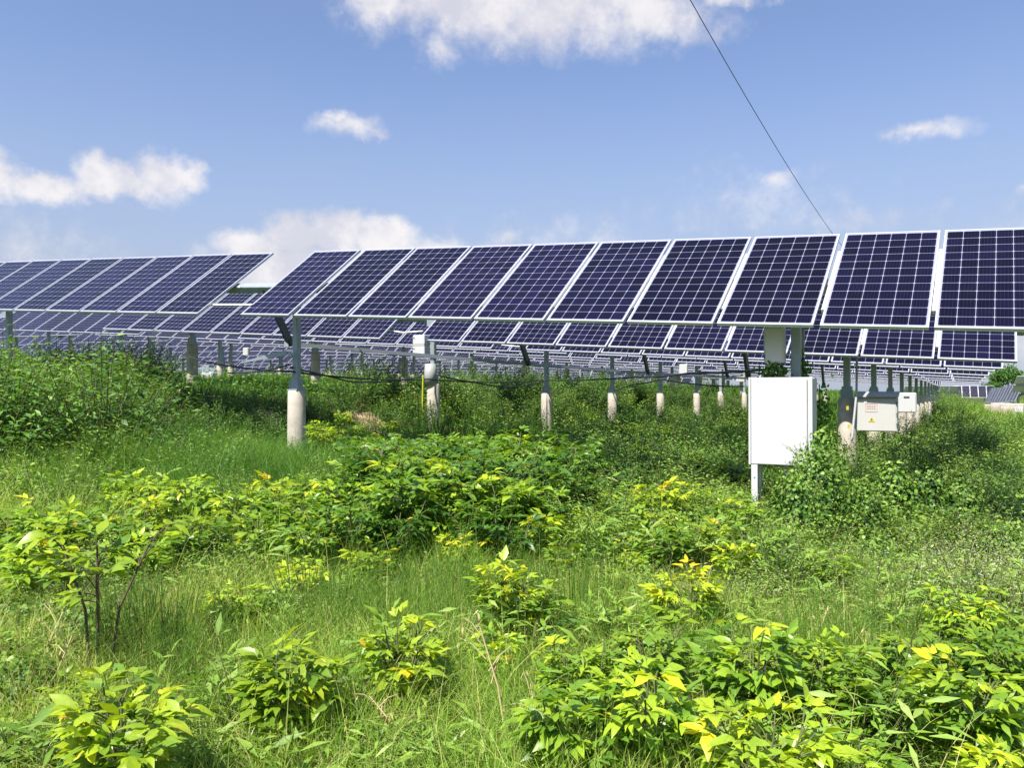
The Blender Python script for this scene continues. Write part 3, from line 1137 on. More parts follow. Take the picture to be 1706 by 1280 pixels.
def weed(seed, h, r, t0, t1, stems=14, per=24, ls=.045, wr=.42, lean=.5, flowers=0):
    """an upright many stemmed weed of small leaves"""
    g = np.random.default_rng(seed)
    lv = Leaves()
    for k in range(stems):
        an = g.uniform(0, 2 * math.pi)
        rr = r * math.sqrt(g.random())
        out = np.array([math.cos(an), math.sin(an), 0])
        hh = h * g.uniform(.6, 1.0) * (1 - .45 * (rr / r) ** 2)
        b0 = out * rr * .35
        top = out * rr * (1 + lean * .3) + np.array([g.normal(0, .03), g.normal(0, .03), hh])
        md = (b0 + top) / 2 + out * -.02 + np.array([0, 0, .05 * h])
        lv.stalk([b0, md, top], [.005, .004, .002], .35, 1, 3)
        for j in range(per):
            f = .12 + .88 * (j + g.random()) / per
            p = b0 + (md - b0) * f * 2 if f < .5 else md + (top - md) * (f - .5) * 2
            a2 = j * 2.4 + g.uniform(-.5, .5)
            e2 = g.uniform(-.2, .7)
            d = np.array([math.cos(a2) * math.cos(e2), math.sin(a2) * math.cos(e2), math.sin(e2)])
            L = ls * g.uniform(.7, 1.35) * (1.15 - .45 * f)
            p2 = p + d * L * g.uniform(.2, 1.2)
            lv.leaf(p2, d, unit(np.array([g.normal(0, .45), g.normal(0, .45), 1])), L, L * wr * g.uniform(.8, 1.2),
                    float(np.clip(t0 + (t1 - t0) * f + g.normal(0, .08), .0, 1)), g.uniform(0, .5), .2, 2, .85)
        if flowers:
            for j in range(flowers):
                p = top + np.array([g.normal(0, .05), g.normal(0, .05), g.normal(0, .035)])
                for m_ in range(3):
                    d = unit(np.array([g.normal(), g.normal(), g.uniform(-.2, 1)]))
                    lv.leaf(p, d, unit(g.normal(size=3)), .012, .010, .9, .1, .1, 1, .8, 2)
    return lv


def vine(seed, r, h, t0, t1, n=520, ls=.06):
    """a dome of overlapping broad leaves, as a climber makes over a heap"""
    g = np.random.default_rng(seed)
    lv = Leaves()
    lob = [(g.uniform(0, 6.28), g.uniform(.1, .9), g.uniform(.75, 1.2)) for _ in range(7)]
    for k in range(n):
        an = g.uniform(0, 6.283)
        el_ = math.asin(g.random() ** .7)
        k_ = 1.0
        for (la, le, ls_) in lob:
            dd = math.cos(el_) * math.cos(le) * math.cos(an - la) + math.sin(el_) * math.sin(le)
            k_ = max(k_, 1 + (ls_ - 1) * max(0, dd) ** 6) if ls_ > 1 else min(k_, 1 + (ls_ - 1) * max(0, dd) ** 6)
        dep = g.uniform(.72, 1.04)
        o = np.array([math.cos(an) * math.cos(el_), math.sin(an) * math.cos(el_), math.sin(el_)])
        p = o * np.array([r, r, h]) * k_ * dep
        nrm = unit(o * np.array([1 / r, 1 / r, 1 / h]) + g.normal(0, .45, 3))
        d = unit(np.cross(nrm, g.normal(size=3)) + np.array([0, 0, -.35]))
        L = ls * g.uniform(.6, 1.3)
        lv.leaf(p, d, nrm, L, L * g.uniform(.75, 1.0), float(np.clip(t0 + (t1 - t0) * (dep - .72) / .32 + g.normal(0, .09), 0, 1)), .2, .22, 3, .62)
    for k in range(26):      # loose tendrils and shoots
        an = g.uniform(0, 6.283)
        o = np.array([math.cos(an) * .7, math.sin(an) * .7, .75])
        p = o * np.array([r, r, h]) * .95
        e = p + np.array([g.normal(0, .1), g.normal(0, .1), g.uniform(.08, .25)])
        lv.stalk([p, (p + e) / 2 + np.array([.01, 0, .02]), e], [.003, .0025, .001], .6, 1, 3)
        for j in range(5):
            q = p + (e - p) * (j + .5) / 5
            lv.leaf(q, unit(g.normal(size=3) + np.array([0, 0, .3])), unit(g.normal(size=3) + np.array([0, 0, 1.5])), ls * .6, ls * .42, t1 + .05, .2, .2, 2, .7)
    return lv


def feather(seed, h, r, t0, t1, stems=34, per=34):
    """fine feathery weed, thin stems with hair thin leaves"""
    g = np.random.default_rng(seed)
    lv = Leaves()
    for k in range(stems):
        an = g.uniform(0, 6.283)
        rr = r * math.sqrt(g.random())
        out = np.array([math.cos(an), math.sin(an), 0])
        b0 = out * rr * .6
        top = out * rr * 1.15 + np.array([g.normal(0, .04), g.normal(0, .04), h * g.uniform(.55, 1)])
        lv.stalk([b0, (b0 + top) / 2, top], [.003, .0025, .001], .4, 0, 3)
        for j in range(per):
            f = .15 + .85 * (j + g.random()) / per
            p = b0 + (top - b0) * f
            a2 = g.uniform(0, 6.283)
            e2 = g.uniform(.2, 1.0)
            d = np.array([math.cos(a2) * math.cos(e2), math.sin(a2) * math.cos(e2), math.sin(e2)])
            L = .075 * g.uniform(.6, 1.3) * (1.2 - .6 * f)
            lv.leaf(p, d, np.array([0, 0, 1.0]), L, .007, float(np.clip(t0 + (t1 - t0) * f + g.normal(0, .06), 0, 1)), .2, .2, 1, .8)
    return lv


PE_GREEN = [peony(100 + k, .50 + .05 * (k % 3), .50, .36, .66, 9, .92, .003, 8) for k in range(5)]
PE_YELL = [peony(200 + k, .48 + .04 * (k % 3), .46, .52, .79, 8, .86, .012, 7) for k in range(5)]
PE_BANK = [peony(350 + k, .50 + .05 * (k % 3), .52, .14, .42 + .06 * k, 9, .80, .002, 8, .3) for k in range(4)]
PE_MID = [peony(300 + k, .50 + .05 * (k % 3), .48, .42, .70, 8, .88, .006, 8) for k in range(4)]
PE_LEGGY = [peony(400 + k, .74, .52, .50, .74, 4, .95, .008, 6, .62) for k in range(2)]
PE_LIME = [peony(430 + k, .52, .50, .54, .77, 9, .92, .010, 8) for k in range(3)]


def two(pair, nm):
    lv, st = pair
    return lv.mesh(nm + '_foliage', [M_LEAF]), st.mesh(nm + '_stems', [M_STEM if nm != 'leggy' else M_WOODSTEM])


def merged(pair, nm):
    lv, st = pair
    a = Leaves()
    for src, mi in ((lv, 0), (st, 1)):
        off = a.n
        a.V += src.V
        a.T += src.T
        a.Q += [tuple(i + off for i in q) for q in src.Q]
        a.M += [mi] * len(src.Q)
        a.n += src.n
    return a.mesh(nm, [M_LEAF, M_STEM])


PEM = {k: [two(p, k) for p in L] for k, L in (('green', PE_GREEN), ('yellow', PE_YELL), ('mid', PE_MID), ('leggy', PE_LEGGY), ('lime', PE_LIME))}
PES = {k: [merged(p, 'peony_' + k) for p in L] for k, L in (('green', PE_GREEN), ('yellow', PE_YELL), ('mid', PE_MID), ('bank', PE_BANK))}
WM = [M_WEED, M_STEM, M_FLOWER]
WEED = {
    'bush': [weed(500 + k, .62, .34, .12, .55, 16, 26, .050).mesh('leafy_weed', WM) for k in range(4)],
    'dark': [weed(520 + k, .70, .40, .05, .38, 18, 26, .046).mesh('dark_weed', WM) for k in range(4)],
    'tall': [weed(540 + k, 1.05, .36, .15, .58, 12, 40, .058, .34).mesh('tall_weed', WM) for k in range(3)],
    'white': [weed(560 + k, .42, .34, .40, .80, 18, 16, .034, .5, .5, 3).mesh('flowering_weed', WM) for k in range(4)],
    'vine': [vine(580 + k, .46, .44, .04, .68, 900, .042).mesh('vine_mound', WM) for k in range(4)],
    'thick': [weed(640 + k, .85, .55, .22, .68, 34, 28, .058).mesh('thick_weed', WM) for k in range(4)],
    'thickdark': [weed(650 + k, .95, .58, .0, .46, 38, 28, .058).mesh('thick_weed', WM) for k in range(4)],  # darker copy of the thick weed; leaf tints stand in for shade
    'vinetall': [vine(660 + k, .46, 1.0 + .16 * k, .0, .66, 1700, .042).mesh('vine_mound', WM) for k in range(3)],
    'lance': [weed(670 + k, .46 + .05 * k, .20, .34, .70, 7, 13, .145, .21, .8).mesh('lance_weed', WM) for k in range(4)],
    'feather': [feather(600 + k, .62, .30, .30, .62).mesh('feathery_weed', WM) for k in range(3)],
}


def place(me, x, y, s, name, label, cat, group, rz=None, sz=None, dz=-0.02, lean=0.0):
    o = link(name, me)
    o.location = (x, y, float(ground(x, y)) + dz)
    o.rotation_euler = (rnd.gauss(0, lean), rnd.gauss(0, lean), rnd.uniform(0, 6.283) if rz is None else rz)
    o.scale = (s, s, sz or s)
    return tag(o, label, cat, group)


def big_peony(px, py, kind, k, s, label, group='peony plants in the foreground', rz=None):
    x, y = on_ground(px, py)
    root = empty('peony_plant', (x, y, float(ground(x, y)) - .02), label, 'plant', group)
    root.rotation_euler = (0, 0, rnd.uniform(0, 6.283) if rz is None else rz)
    root.scale = (s, s, s)
    fo, st = PEM[kind][k % len(PEM[kind])]
    link('foliage', fo, root)
    link('stems', st, root)
    return root


# ---------------------------------------------------------------- vegetation: the plants one can point to
BIG = [
    (165, 1150, 'leggy', 0, 1.12, 'leggy yellow green peony on a bare dark stem at the left'),
    (865, 1085, 'lime', 0, .92, 'bright lime yellow peony standing alone in grass at the centre'),
    (672, 1205, 'yellow', 1, .92, 'yellow peony with orange tinged leaves, low in the grass left of centre'),
    (470, 1262, 'lime', 1, .92, 'lime peony near the bottom edge, left of the orange tinged one'),
    (205, 1405, 'yellow', 2, 1.0, 'low yellow peony with an orange leaf at the bottom left'),
    (830, 1150, 'mid', 0, .62, 'small green peony just below the lone lime yellow one'),
    (950, 1335, 'green', 0, .92, 'large green peony at the bottom, right of centre'),
    (1080, 1330, 'green', 1, .95, 'green peony at the bottom with broad drooping leaves, between two larger ones'),
    (1255, 1255, 'green', 2, .95, 'large dark green peony with a tall crown right of centre'),
    (1275, 1400, 'lime', 2, .9, 'lime yellow peony at the bottom edge under the tall green one'),
    (1610, 1290, 'green', 3, .98, 'large green peony near the right edge'),
    (1680, 1420, 'lime', 0, .80, 'bright lime peony cut by the bottom right corner'),
    (1430, 1400, 'mid', 1, .66, 'green peony peeping over the bottom edge between two large ones'),
    (1150, 1080, 'yellow', 3, .98, 'yellow green peony in front of the pale flowering weeds, right of centre'),
    (1610, 1110, 'mid', 2, .8, 'mid green peony behind the large one near the right edge'),
    (60, 1030, 'mid', 3, .85, 'green peony at the left edge behind the leggy one'),
    (235, 930, 'yellow', 0, .95, 'tall yellow green peony behind the leggy one at the left'),
    (330, 975, 'green', 4, .95, 'dark green peony in the left clump, second from its left end'),
    (430, 965, 'green', 0, .95, 'dark green peony with orange flecks in the left clump'),
    (520, 985, 'mid', 1, .9, 'mid green peony at the right end of the left clump'),
    (450, 880, 'yellow', 4, .95, 'peony with pale yellow top leaves below the nearest concrete pile'),
    (620, 1000, 'yellow', 1, .8, 'small yellow peony right of the left clump'),
    (540, 775, 'yellow', 2, 1.15, 'bright yellow peony right beside the nearest concrete pile'),
    (735, 905, 'yellow', 3, 1.0, 'yellow leaved peony before the dense central peony bank'),
    (905, 955, 'lime', 1, .95, 'lime peony with upright leaf fans above the lone lime one'),
    (945, 985, 'mid', 0, .75, 'small green peony right of the upright lime fans'),
    (1100, 905, 'yellow', 4, 1.1, 'yellow green peony below the dry weed heap'),
    (755, 965, 'yellow', 0, .7, 'small yellow peony left of the upright lime fans'),
    (500, 1030, 'yellow', 2, .7, 'low yellow green peony in the grass left of centre'),
    (385, 1080, 'mid', 2, .62, 'sparse little peony with a reddish base in the left grass'),
    (110, 1225, 'mid', 3, .5, 'little peony seedling at the bottom left in dry grass'),
    (1385, 1010, 'mid', 1, .7, 'small peony among pale weeds on the right'),
]
for k, (px, py, kind, v_, s_, lab) in enumerate(BIG):
    big_peony(px, py, kind, v_, s_, lab)

occupied = [(on_ground(b[0], b[1]), .32) for b in BIG]


def free(x, y, r):
    for (p, q) in occupied:
        if (p[0] - x) ** 2 + (p[1] - y) ** 2 < (r + q) ** 2 * .5:
            return False
    return True


def scatter(n, rect, kinds, name, label, cat, group, s0, s1, r=.25, fill=True, lean=.06, keep=None):
    """n plants with their feet inside a patch of ground, given by its corners in the photograph"""
    x0, y0, x1, y1 = rect
    done = tries = 0
    while done < n and tries < n * 30:
        tries += 1
        # even over the ground: pick the depth by area
        px = rnd.uniform(x0, x1)
        t = rnd.random()
        inv = (1 / max(1, y1 - 655)) + t * (1 / max(1, y0 - 655) - 1 / max(1, y1 - 655))
        py = 655 + 1 / inv if not fill else rnd.uniform(y0, y1)
        x, y = on_ground(px, py)
        if keep and not keep(x, y):
            continue
        if not free(x, y, r):
            continue
        occupied.append(((x, y), r))
        place(rnd.choice(kinds), x, y, rnd.uniform(s0, s1), name, label, cat, group, lean=lean)
        done += 1


G_, Y_, N_, B_ = PES['green'], PES['yellow'], PES['mid'], PES['bank']
# the central peony bank and the belts of peony around it
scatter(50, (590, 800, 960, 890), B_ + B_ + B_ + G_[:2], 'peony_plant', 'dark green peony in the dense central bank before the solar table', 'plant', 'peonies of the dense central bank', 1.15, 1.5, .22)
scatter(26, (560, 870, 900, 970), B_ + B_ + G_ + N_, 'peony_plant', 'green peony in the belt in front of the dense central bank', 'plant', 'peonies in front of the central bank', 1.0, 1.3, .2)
scatter(20, (200, 870, 560, 990), G_ + N_, 'peony_plant', 'green peony filling the left clump among its neighbours', 'plant', 'peonies of the left clump', 0.76, 1.02, .26)
scatter(14, (0, 940, 140, 1040), N_ + G_, 'peony_plant', 'green peony at the left edge behind the leggy one, among others', 'plant', 'peonies at the left edge', 0.72, 0.94, .26)
scatter(12, (900, 1180, 1400, 1300), G_ + G_ + N_, 'peony_plant', 'green peony filling between the large ones along the bottom', 'plant', 'peonies along the bottom right', 0.60, 0.86, .24)
scatter(10, (1480, 1150, 1720, 1320), G_ + G_ + N_, 'peony_plant', 'green peony beside the large one at the right edge', 'plant', 'peonies at the right edge', 0.64, 0.90, .24)
scatter(26, (960, 740, 1240, 880), B_ + B_ + G_, 'peony_plant', 'green peony in the shade between the central bank and the cabinet', 'plant', 'peonies left of the cabinet', 0.76, 1.07, .26)
scatter(16, (930, 880, 1240, 1000), N_ + Y_ + G_, 'peony_plant', 'mixed green peony among grass below the dry weed heap', 'plant', 'peonies below the weed heap', 0.60, 0.90, .26)
scatter(10, (520, 720, 760, 800), N_ + G_, 'peony_plant', 'green peony near the nearest pile and the soil bank', 'plant', 'peonies by the soil bank', 0.64, 0.90, .26)
# weeds
def weeds(n, rect, kinds, name, label, group, s0, s1, r):
    ks = sum((WEED[k] for k in kinds.split()), [])
    scatter(n, rect, ks, name, label, 'weed', group, s0, s1, r)


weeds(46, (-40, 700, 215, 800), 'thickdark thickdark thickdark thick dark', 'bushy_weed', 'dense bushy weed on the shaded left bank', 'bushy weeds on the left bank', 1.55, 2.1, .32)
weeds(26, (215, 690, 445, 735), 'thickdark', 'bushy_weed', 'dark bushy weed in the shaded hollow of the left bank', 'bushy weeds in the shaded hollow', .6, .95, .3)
weeds(14, (-40, 650, 265, 676), 'thickdark dark', 'bushy_weed', 'bushy weed along the crest of the left bank', 'bushy weeds on the crest of the left bank', 1.2, 1.7, .34)
weeds(9, (30, 690, 260, 730), 'tall', 'tall_weed', 'tall weed rising above the left bank before the far panels', 'tall weeds on the left bank', 1.1, 1.5, .2)
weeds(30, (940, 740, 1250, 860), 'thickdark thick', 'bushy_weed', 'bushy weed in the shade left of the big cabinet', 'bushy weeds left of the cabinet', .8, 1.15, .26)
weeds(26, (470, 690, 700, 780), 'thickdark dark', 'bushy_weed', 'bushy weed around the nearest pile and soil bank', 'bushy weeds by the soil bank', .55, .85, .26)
weeds(30, (560, 800, 960, 900), 'thick bush', 'leafy_weed', 'small leafy weed growing up among the central peonies', 'weeds among the central peonies', .75, 1.05, .10)
weeds(34, (560, 900, 1000, 1010), 'bush thick white', 'leafy_weed', 'small leafy weed in front of the central peonies', 'weeds before the central peonies', .5, .75, .10)
weeds(24, (180, 840, 560, 1000), 'bush thick vine', 'leafy_weed', 'small leafy weed growing up in the left peony clump', 'weeds in the left clump', .55, .85, .10)
weeds(34, (960, 840, 1280, 960), 'thick bush vine', 'leafy_weed', 'leafy weed mixed among peonies left of the cabinet leg', 'mixed weeds left of the cabinet', .65, .95, .10)
weeds(44, (1270, 860, 1730, 940), 'thick bush vine', 'creeping_weed', 'bright creeping weed in the belt right of the cabinet foot', 'creeping weeds right of the cabinet', .7, 1.0, .14)
weeds(26, (1400, 780, 1730, 860), 'thickdark thick vine', 'creeping_weed', 'shaded creeping weed in the tangle behind the vine mounds', 'creeping weeds behind the vine mounds', .8, 1.15, .18)
weeds(40, (1180, 940, 1560, 1080), 'bush white thick vine', 'creeping_weed', 'low bright weed in the open ground below the cabinet', 'low weeds below the cabinet', .45, .7, .12)
weeds(34, (1440, 920, 1730, 1070), 'white', 'flowering_weed', 'low weed with tiny white flowers at the right', 'white flowering weeds at the right', .9, 1.35, .12)
weeds(14, (1180, 930, 1330, 1060), 'white', 'flowering_weed', 'grey green weed with white flowers beside the yellow green peony', 'white flowering weeds right of centre', .8, 1.2, .12)
weeds(8, (520, 880, 640, 980), 'white', 'flowering_weed', 'pale flowering weed at the left of the peony belt', 'white flowering weeds left of centre', .7, 1.0, .12)
weeds(18, (700, 735, 900, 800), 'feather', 'feathery_weed', 'feathery pale green weed behind the central peony bank', 'feathery weeds behind the central bank', 1.2, 1.7, .14)
weeds(26, (500, 950, 960, 1110), 'feather', 'feathery_weed', 'fine feathery weed in the grass at the centre', 'feathery weeds at the centre', .7, 1.0, .14)
weeds(30, (1160, 1000, 1560, 1250), 'feather', 'feathery_weed', 'fine feathery weed in the grass at the lower right', 'feathery weeds at the lower right', .6, .95, .14)
weeds(12, (210, 1070, 340, 1190), 'feather', 'feathery_weed', 'dark feathery weed right of the leggy peony stem', 'feathery weeds by the leggy peony', .7, .95, .10)
weeds(40, (0, 790, 450, 900), 'feather bush thick white', 'feathery_weed', 'feathery weed in the tall grass at the left', 'feathery weeds in the left grass', .7, 1.1, .14)
weeds(64, (470, 672, 1250, 745), 'thick thickdark thickdark', 'bushy_weed', 'leafy weed among the piles in the middle distance', 'weeds among the middle piles', .85, 1.35, .3)
weeds(40, (1430, 690, 1730, 800), 'thick thickdark thick', 'leafy_weed', 'leafy weed in the grass beyond the warning cabinet', 'weeds beyond the warning cabinet', 1.0, 1.6, .3)
weeds(16, (1400, 700, 1560, 760), 'thickdark', 'leafy_weed', 'dark leafy weed under and behind the warning cabinet', 'weeds under the warning cabinet', .6, .8, .2)
weeds(40, (1495, 664, 1600, 700), 'thick thickdark', 'leafy_weed', 'leafy weed round the receding piles at the right', 'weeds round the right piles', 1.5, 2.4, .2)
weeds(30, (560, 662, 1240, 690), 'thickdark', 'bushy_weed', 'dark leafy weed in the shadow bands between middle piles', 'weeds in the shadow bands', 1.0, 1.6, .3)
weeds(40, (0, 1000, 560, 1290), 'bush white feather vine', 'leafy_weed', 'small weed in the dry grass at the lower left', 'weeds in the lower left grass', .4, .7, .14)
weeds(36, (560, 1000, 1150, 1290), 'bush feather white vine', 'leafy_weed', 'small weed among the bottom centre peonies', 'weeds among the bottom peonies', .4, .6, .14)
weeds(26, (480, 960, 1060, 1090), 'thick bush lance', 'low_weed', 'low bright weed in the open grass round the lone lime peony', 'low weeds at the centre', .5, .75, .10)
weeds(26, (150, 990, 560, 1130), 'thick bush feather', 'low_weed', 'low weed in the open grass right of the leggy peony', 'low weeds right of the leggy peony', .4, .65, .10)
weeds(34, (0, 1010, 1720, 1330), 'lance', 'lance_weed', 'narrow leaved upright weed in the foreground grass', 'narrow leaved weeds in the foreground', .6, 1.05, .10)
weeds(44, (160, 860, 1300, 1010), 'lance', 'lance_weed', 'narrow leaved weed among the peonies in the middle ground', 'narrow leaved weeds in the middle ground', .9, 1.35, .08)
weeds(70, (0, 1000, 1720, 1330), 'thick bush vine', 'low_weed', 'low bright weed filling the foreground between the peonies', 'low weeds in the foreground', .30, .52, .10)
scatter(26, (0, 1000, 1720, 1330), N_ + Y_ + G_, 'peony_plant', 'young peony in the foreground, far smaller than its neighbours', 'plant', 'young peonies in the foreground', .45, .75, .16)
# the vine over the cabinet's right foot
for (px_, py_, s_, kind_, v_, lab) in ((1325, 918, .80, 'vinetall', 0, 'leafy vine mound at the foot of the big white cabinet'),
                                   (1362, 912, .88, 'vinetall', 1, 'vine mound climbing the right side of the big white cabinet'),
                                   (1372, 902, .92, 'vinetall', 2, 'tall vine heap against the right edge of the big white cabinet'),
                                   (1372, 884, .98, 'vinetall', 2, 'vine column between the big cabinet and the warning cabinet'),
                                   (1436, 920, .74, 'vinetall', 0, 'low vine mound right of the big cabinet, nearest its foot'),
                                   (1486, 905, .92, 'vinetall', 0, 'rounded vine mound in front of the warning cabinet'),
                                   (1540, 910, .86, 'vinetall', 1, 'vine mound right of the warning cabinet, below its hinges'),
                                   (1600, 915, .80, 'vinetall', 0, 'rightmost vine mound, in line with the far upright panels'),
                                   (1290, 945, .75, 'vine', 1, 'small vine patch in front of the cabinet mound')):
    x, y = on_ground(px_, py_)
    place(WEED[kind_][v_], x, y, s_, 'vine_mound', lab, 'vine', 'vine mounds by the cabinet', lean=.03)
# vines hanging from the beige box and climbing the post
hv_ = Leaves()
g_ = np.random.default_rng(77)
for (cx_, cy_, dp, rx, rz, n) in ((1291, 617, 9.0, .15, .11, 150), (1340, 618, 9.2, .075, .13, 70), (1336, 596, 9.2, .04, .12, 26), (1368, 690, 8.9, .09, .33, 110)):
    c_ = np.array(D(cx_, cy_, dp))
    for _ in range(n):
        p = c_ + np.array([g_.normal(0, rx * .5), g_.normal(0, .06), g_.normal(0, rz * .5)])
        hv_.leaf(p, unit(np.array([g_.normal(), g_.normal(), -1.0])), unit(np.array([g_.normal(0, .5), -1, g_.normal(0, .5)])), .05, .042, float(g_.uniform(.02, .5)), .2, .2, 2, .7)
    hv_.stalk([c_ + np.array([0, .05, rz]), c_ + np.array([.01, .05, 0]), c_ + np.array([0, .05, -rz])], [.006, .006, .006], .2, 1, 4)
o = link('hanging_vine', hv_.mesh('hanging_vine', WM))
tag(o, 'dark vine hanging round the beige box above the big white cabinet', 'vine')

# dry weed heap, soil bank, dry stalks
for (px, py, s_, lab) in ((968, 842, 1.15, 'brownish dry weed heap at the right end of the central peony bank'), (1150, 838, .75, 'small withered brown weed left of the cabinet leg')):
    x, y = on_ground(px, py)
    me_ = weed(700 + px, .55, .33, .86, 1.0, 26, 18, .05, .3, .6)
    o = place(me_.mesh('dry_weed', [M_WEED, M_DRY, M_FLOWER]), x, y, s_, 'dry_weed', lab, 'weed', None, lean=.1)


def soil_material():
    m, t, b = mat('red_soil')
    tc = t.new('ShaderNodeTexCoord').outputs['Object']
    n = t.noise(tc, 4.0, 8, 0.65)
    n2 = t.noise(tc, 25.0, 5, 0.6)
    t.l.new(t.ramp(t.m('ADD', t.m('MULTIPLY', n, .6), t.m('MULTIPLY', n2, .4)), [(.3, (.20, .115, .065)), (.5, (.38, .245, .155)), (.7, (.50, .36, .25))]), b.inputs['Base Color'])
    b.inputs['Roughness'].default_value = .95
    bn = t.new('ShaderNodeBump')
    bn.inputs['Strength'].default_value = .8
    bn.inputs['Distance'].default_value = .03
    t.l.new(n2, bn.inputs['Height'])
    t.l.new(bn.outputs[0], b.inputs['Normal'])
    return m


M_SOIL = soil_material()


def soil_patch(px, py, wx, wy, hz, seed, label):
    x, y = on_ground(px, py)
    g = np.random.default_rng(seed)
    n = 26
    V = []
    for i in range(n):
        for j in range(n):
            u, v = i / (n - 1) * 2 - 1, j / (n - 1) * 2 - 1
            q = U2 * (u * wx / 2) + H2 * (v * wy / 2)
            r_ = math.hypot(u, v) * (1 + .25 * (float(vnoise(u * 2 + seed, v * 2)) - .5))
            k = max(0.0, 1 - r_ ** 2)
            z = float(ground(x + q.x, y + q.y)) - .10 + hz * (k ** .45) * (.55 + .8 * float(vnoise(u * 3.5 + seed * 3, v * 3.5))) + .05 * float(vnoise(u * 12, v * 12 + seed))
            V.append((q.x, q.y, z))
    F = [(i * n + j, (i + 1) * n + j, (i + 1) * n + j + 1, i * n + j + 1) for i in range(n - 1) for j in range(n - 1)]
    mb = MB().add(V, F)
    o = mb.build('soil_bank', M_SOIL, None, True)
    o.location = (x, y, 0)
    return tag(o, label, 'soil bank')


soil_patch(620, 708, 1.4, 1.0, .17, 3, 'bare reddish soil bank lit by the sun behind the nearest pile')
soil_patch(432, 706, .8, .8, .22, 5, 'small bare soil face in the shadow left of the nearest pile')


def dry_stalk(px, py, px2, py2, label, heads=5):
    x, y = on_ground(px, py)
    b0 = np.array([x, y, float(ground(x, y))])
    e = np.array(D(px2, py2, y + .1))
    lv = Leaves()
    md = (b0 + e) / 2 + np.array([.02, 0, .02])
    lv.stalk([b0, md, e], [.0055, .0045, .003], 1.0, 1, 5)
    g = np.random.default_rng(px)
    for k in range(heads):
        f = .55 + .45 * k / heads
        p = b0 + (e - b0) * f
        q = p + np.array([g.uniform(-.13, .13), g.uniform(-.05, .05), g.uniform(.02, .1)])
        lv.stalk([p, (p + q) / 2 + np.array([0, 0, .015]), q], [.003, .0025, .0015], 1.0, 1, 4)
        for m_ in range(4):
            lv.leaf(q + g.normal(0, .012, 3), unit(np.array([g.normal(0, .4), g.normal(0, .4), -1])), unit(g.normal(size=3)), .028, .008, .95, .1, .1, 2, .8)
    o = link('dry_stalk', lv.mesh('dry_stalk', [M_GRASS, M_DRY]))
    tag(o, label, 'stalk')


dry_stalk(852, 1290, 792, 1020, 'tall pale dry stalk slanting up before the lone lime peony', 6)
dry_stalk(690, 1290, 615, 1160, 'dry branching stalk leaning left below the orange tinged peony', 5)
dry_stalk(885, 1278, 884, 1140, 'thin dry upright stalk between two large bottom peonies', 3)
dry_stalk(40, 1150, 110, 1010, 'dry straw stalk at the left edge before the leggy peony', 4)
dry_stalk(60, 1190, 120, 1060, 'pale bent straw stalk left of the leggy peony stem', 4)
dry_stalk(1325, 1110, 1305, 1030, 'thin straw stalk behind the tall green peony', 3)
dry_stalk(1340, 1110, 1380, 1010, 'arching straw stalk with seed heads right of centre', 6)
dry_stalk(1470, 1140, 1462, 1065, 'nodding oat stalk with pale seed heads on the right', 7)
dry_stalk(255, 1160, 235, 1110, 'nodding oat head in the shade of the leggy peony', 7)

# ---------------------------------------------------------------- grass: nobody could count it
def in_view(x, y, m=1.12):
    return np.abs(x) < (853 / F_PX) * y * m + .35


def sample(n, d0, d1, power=1.0):
    """points on the visible ground, density even per unit of ground"""
    d = np.sqrt(nr.random(n) * (d1 ** 2 - d0 ** 2) + d0 ** 2)
    if power != 1.0:
        d = d0 + (d1 - d0) * nr.random(n) ** power
    x = (nr.random(n) * 2 - 1) * ((853 / F_PX) * d * 1.14 + .3)
    return x, d


def blades(name, x, y, h, w, lean, tint, segs, label, flop=0.5):
    n = len(x)
    z = ground(x, y) - .015
    an = nr.random(n) * 2 * np.pi
    ln = np.abs(nr.normal(0, lean, n)) + lean * .25
    dx, dy = np.cos(an), np.sin(an)
    fa = nr.random(n) * np.pi
    sx, sy = np.cos(fa), np.sin(fa)
    k = segs + 1
    t = np.linspace(0, 1, k)
    V = np.empty((n, k, 2, 3), np.float32)
    bend = t ** 2
    cx = x[:, None] + (dx * ln * h)[:, None] * bend * 1.2
    cy = y[:, None] + (dy * ln * h)[:, None] * bend * 1.2
    cz = z[:, None] + h[:, None] * (t[None] - flop * (np.minimum(ln, 1.3)[:, None] * t[None] ** 2.2) * .45)
    ww = w[:, None] * .5 * (1 - t[None] ** 1.6 * .92)
    V[:, :, 0, 0] = cx - sx[:, None] * ww
    V[:, :, 0, 1] = cy - sy[:, None] * ww
    V[:, :, 1, 0] = cx + sx[:, None] * ww
    V[:, :, 1, 1] = cy + sy[:, None] * ww
    V[:, :, 0, 2] = cz
    V[:, :, 1, 2] = cz
    base = (np.arange(n) * k * 2)[:, None]
    Q = np.concatenate([np.stack([base[:, 0] + 2 * i, base[:, 0] + 2 * i + 1, base[:, 0] + 2 * i + 3, base[:, 0] + 2 * i + 2], -1) for i in range(segs)], 0)
    tt = np.repeat(np.clip(tint, 0, 1), k * 2)
    me = bpy.data.meshes.new(name)
    np_mesh(me, V.reshape(-1, 3), Q, [M_GRASS], True, tt)
    return tag(link(name, me), label, 'grass', None, 'stuff')


def clumped(x, y, k, r):
    """pull blades towards clump centres"""
    m = len(x) // k
    c = nr.integers(0, m, len(x))
    return x[c] + nr.normal(0, r, len(x)), y[c] + nr.normal(0, r, len(x))


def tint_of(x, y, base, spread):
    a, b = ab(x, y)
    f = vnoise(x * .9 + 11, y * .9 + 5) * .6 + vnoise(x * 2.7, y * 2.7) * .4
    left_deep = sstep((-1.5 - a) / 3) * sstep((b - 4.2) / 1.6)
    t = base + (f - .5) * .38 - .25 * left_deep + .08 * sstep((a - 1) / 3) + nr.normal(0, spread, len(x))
    return t


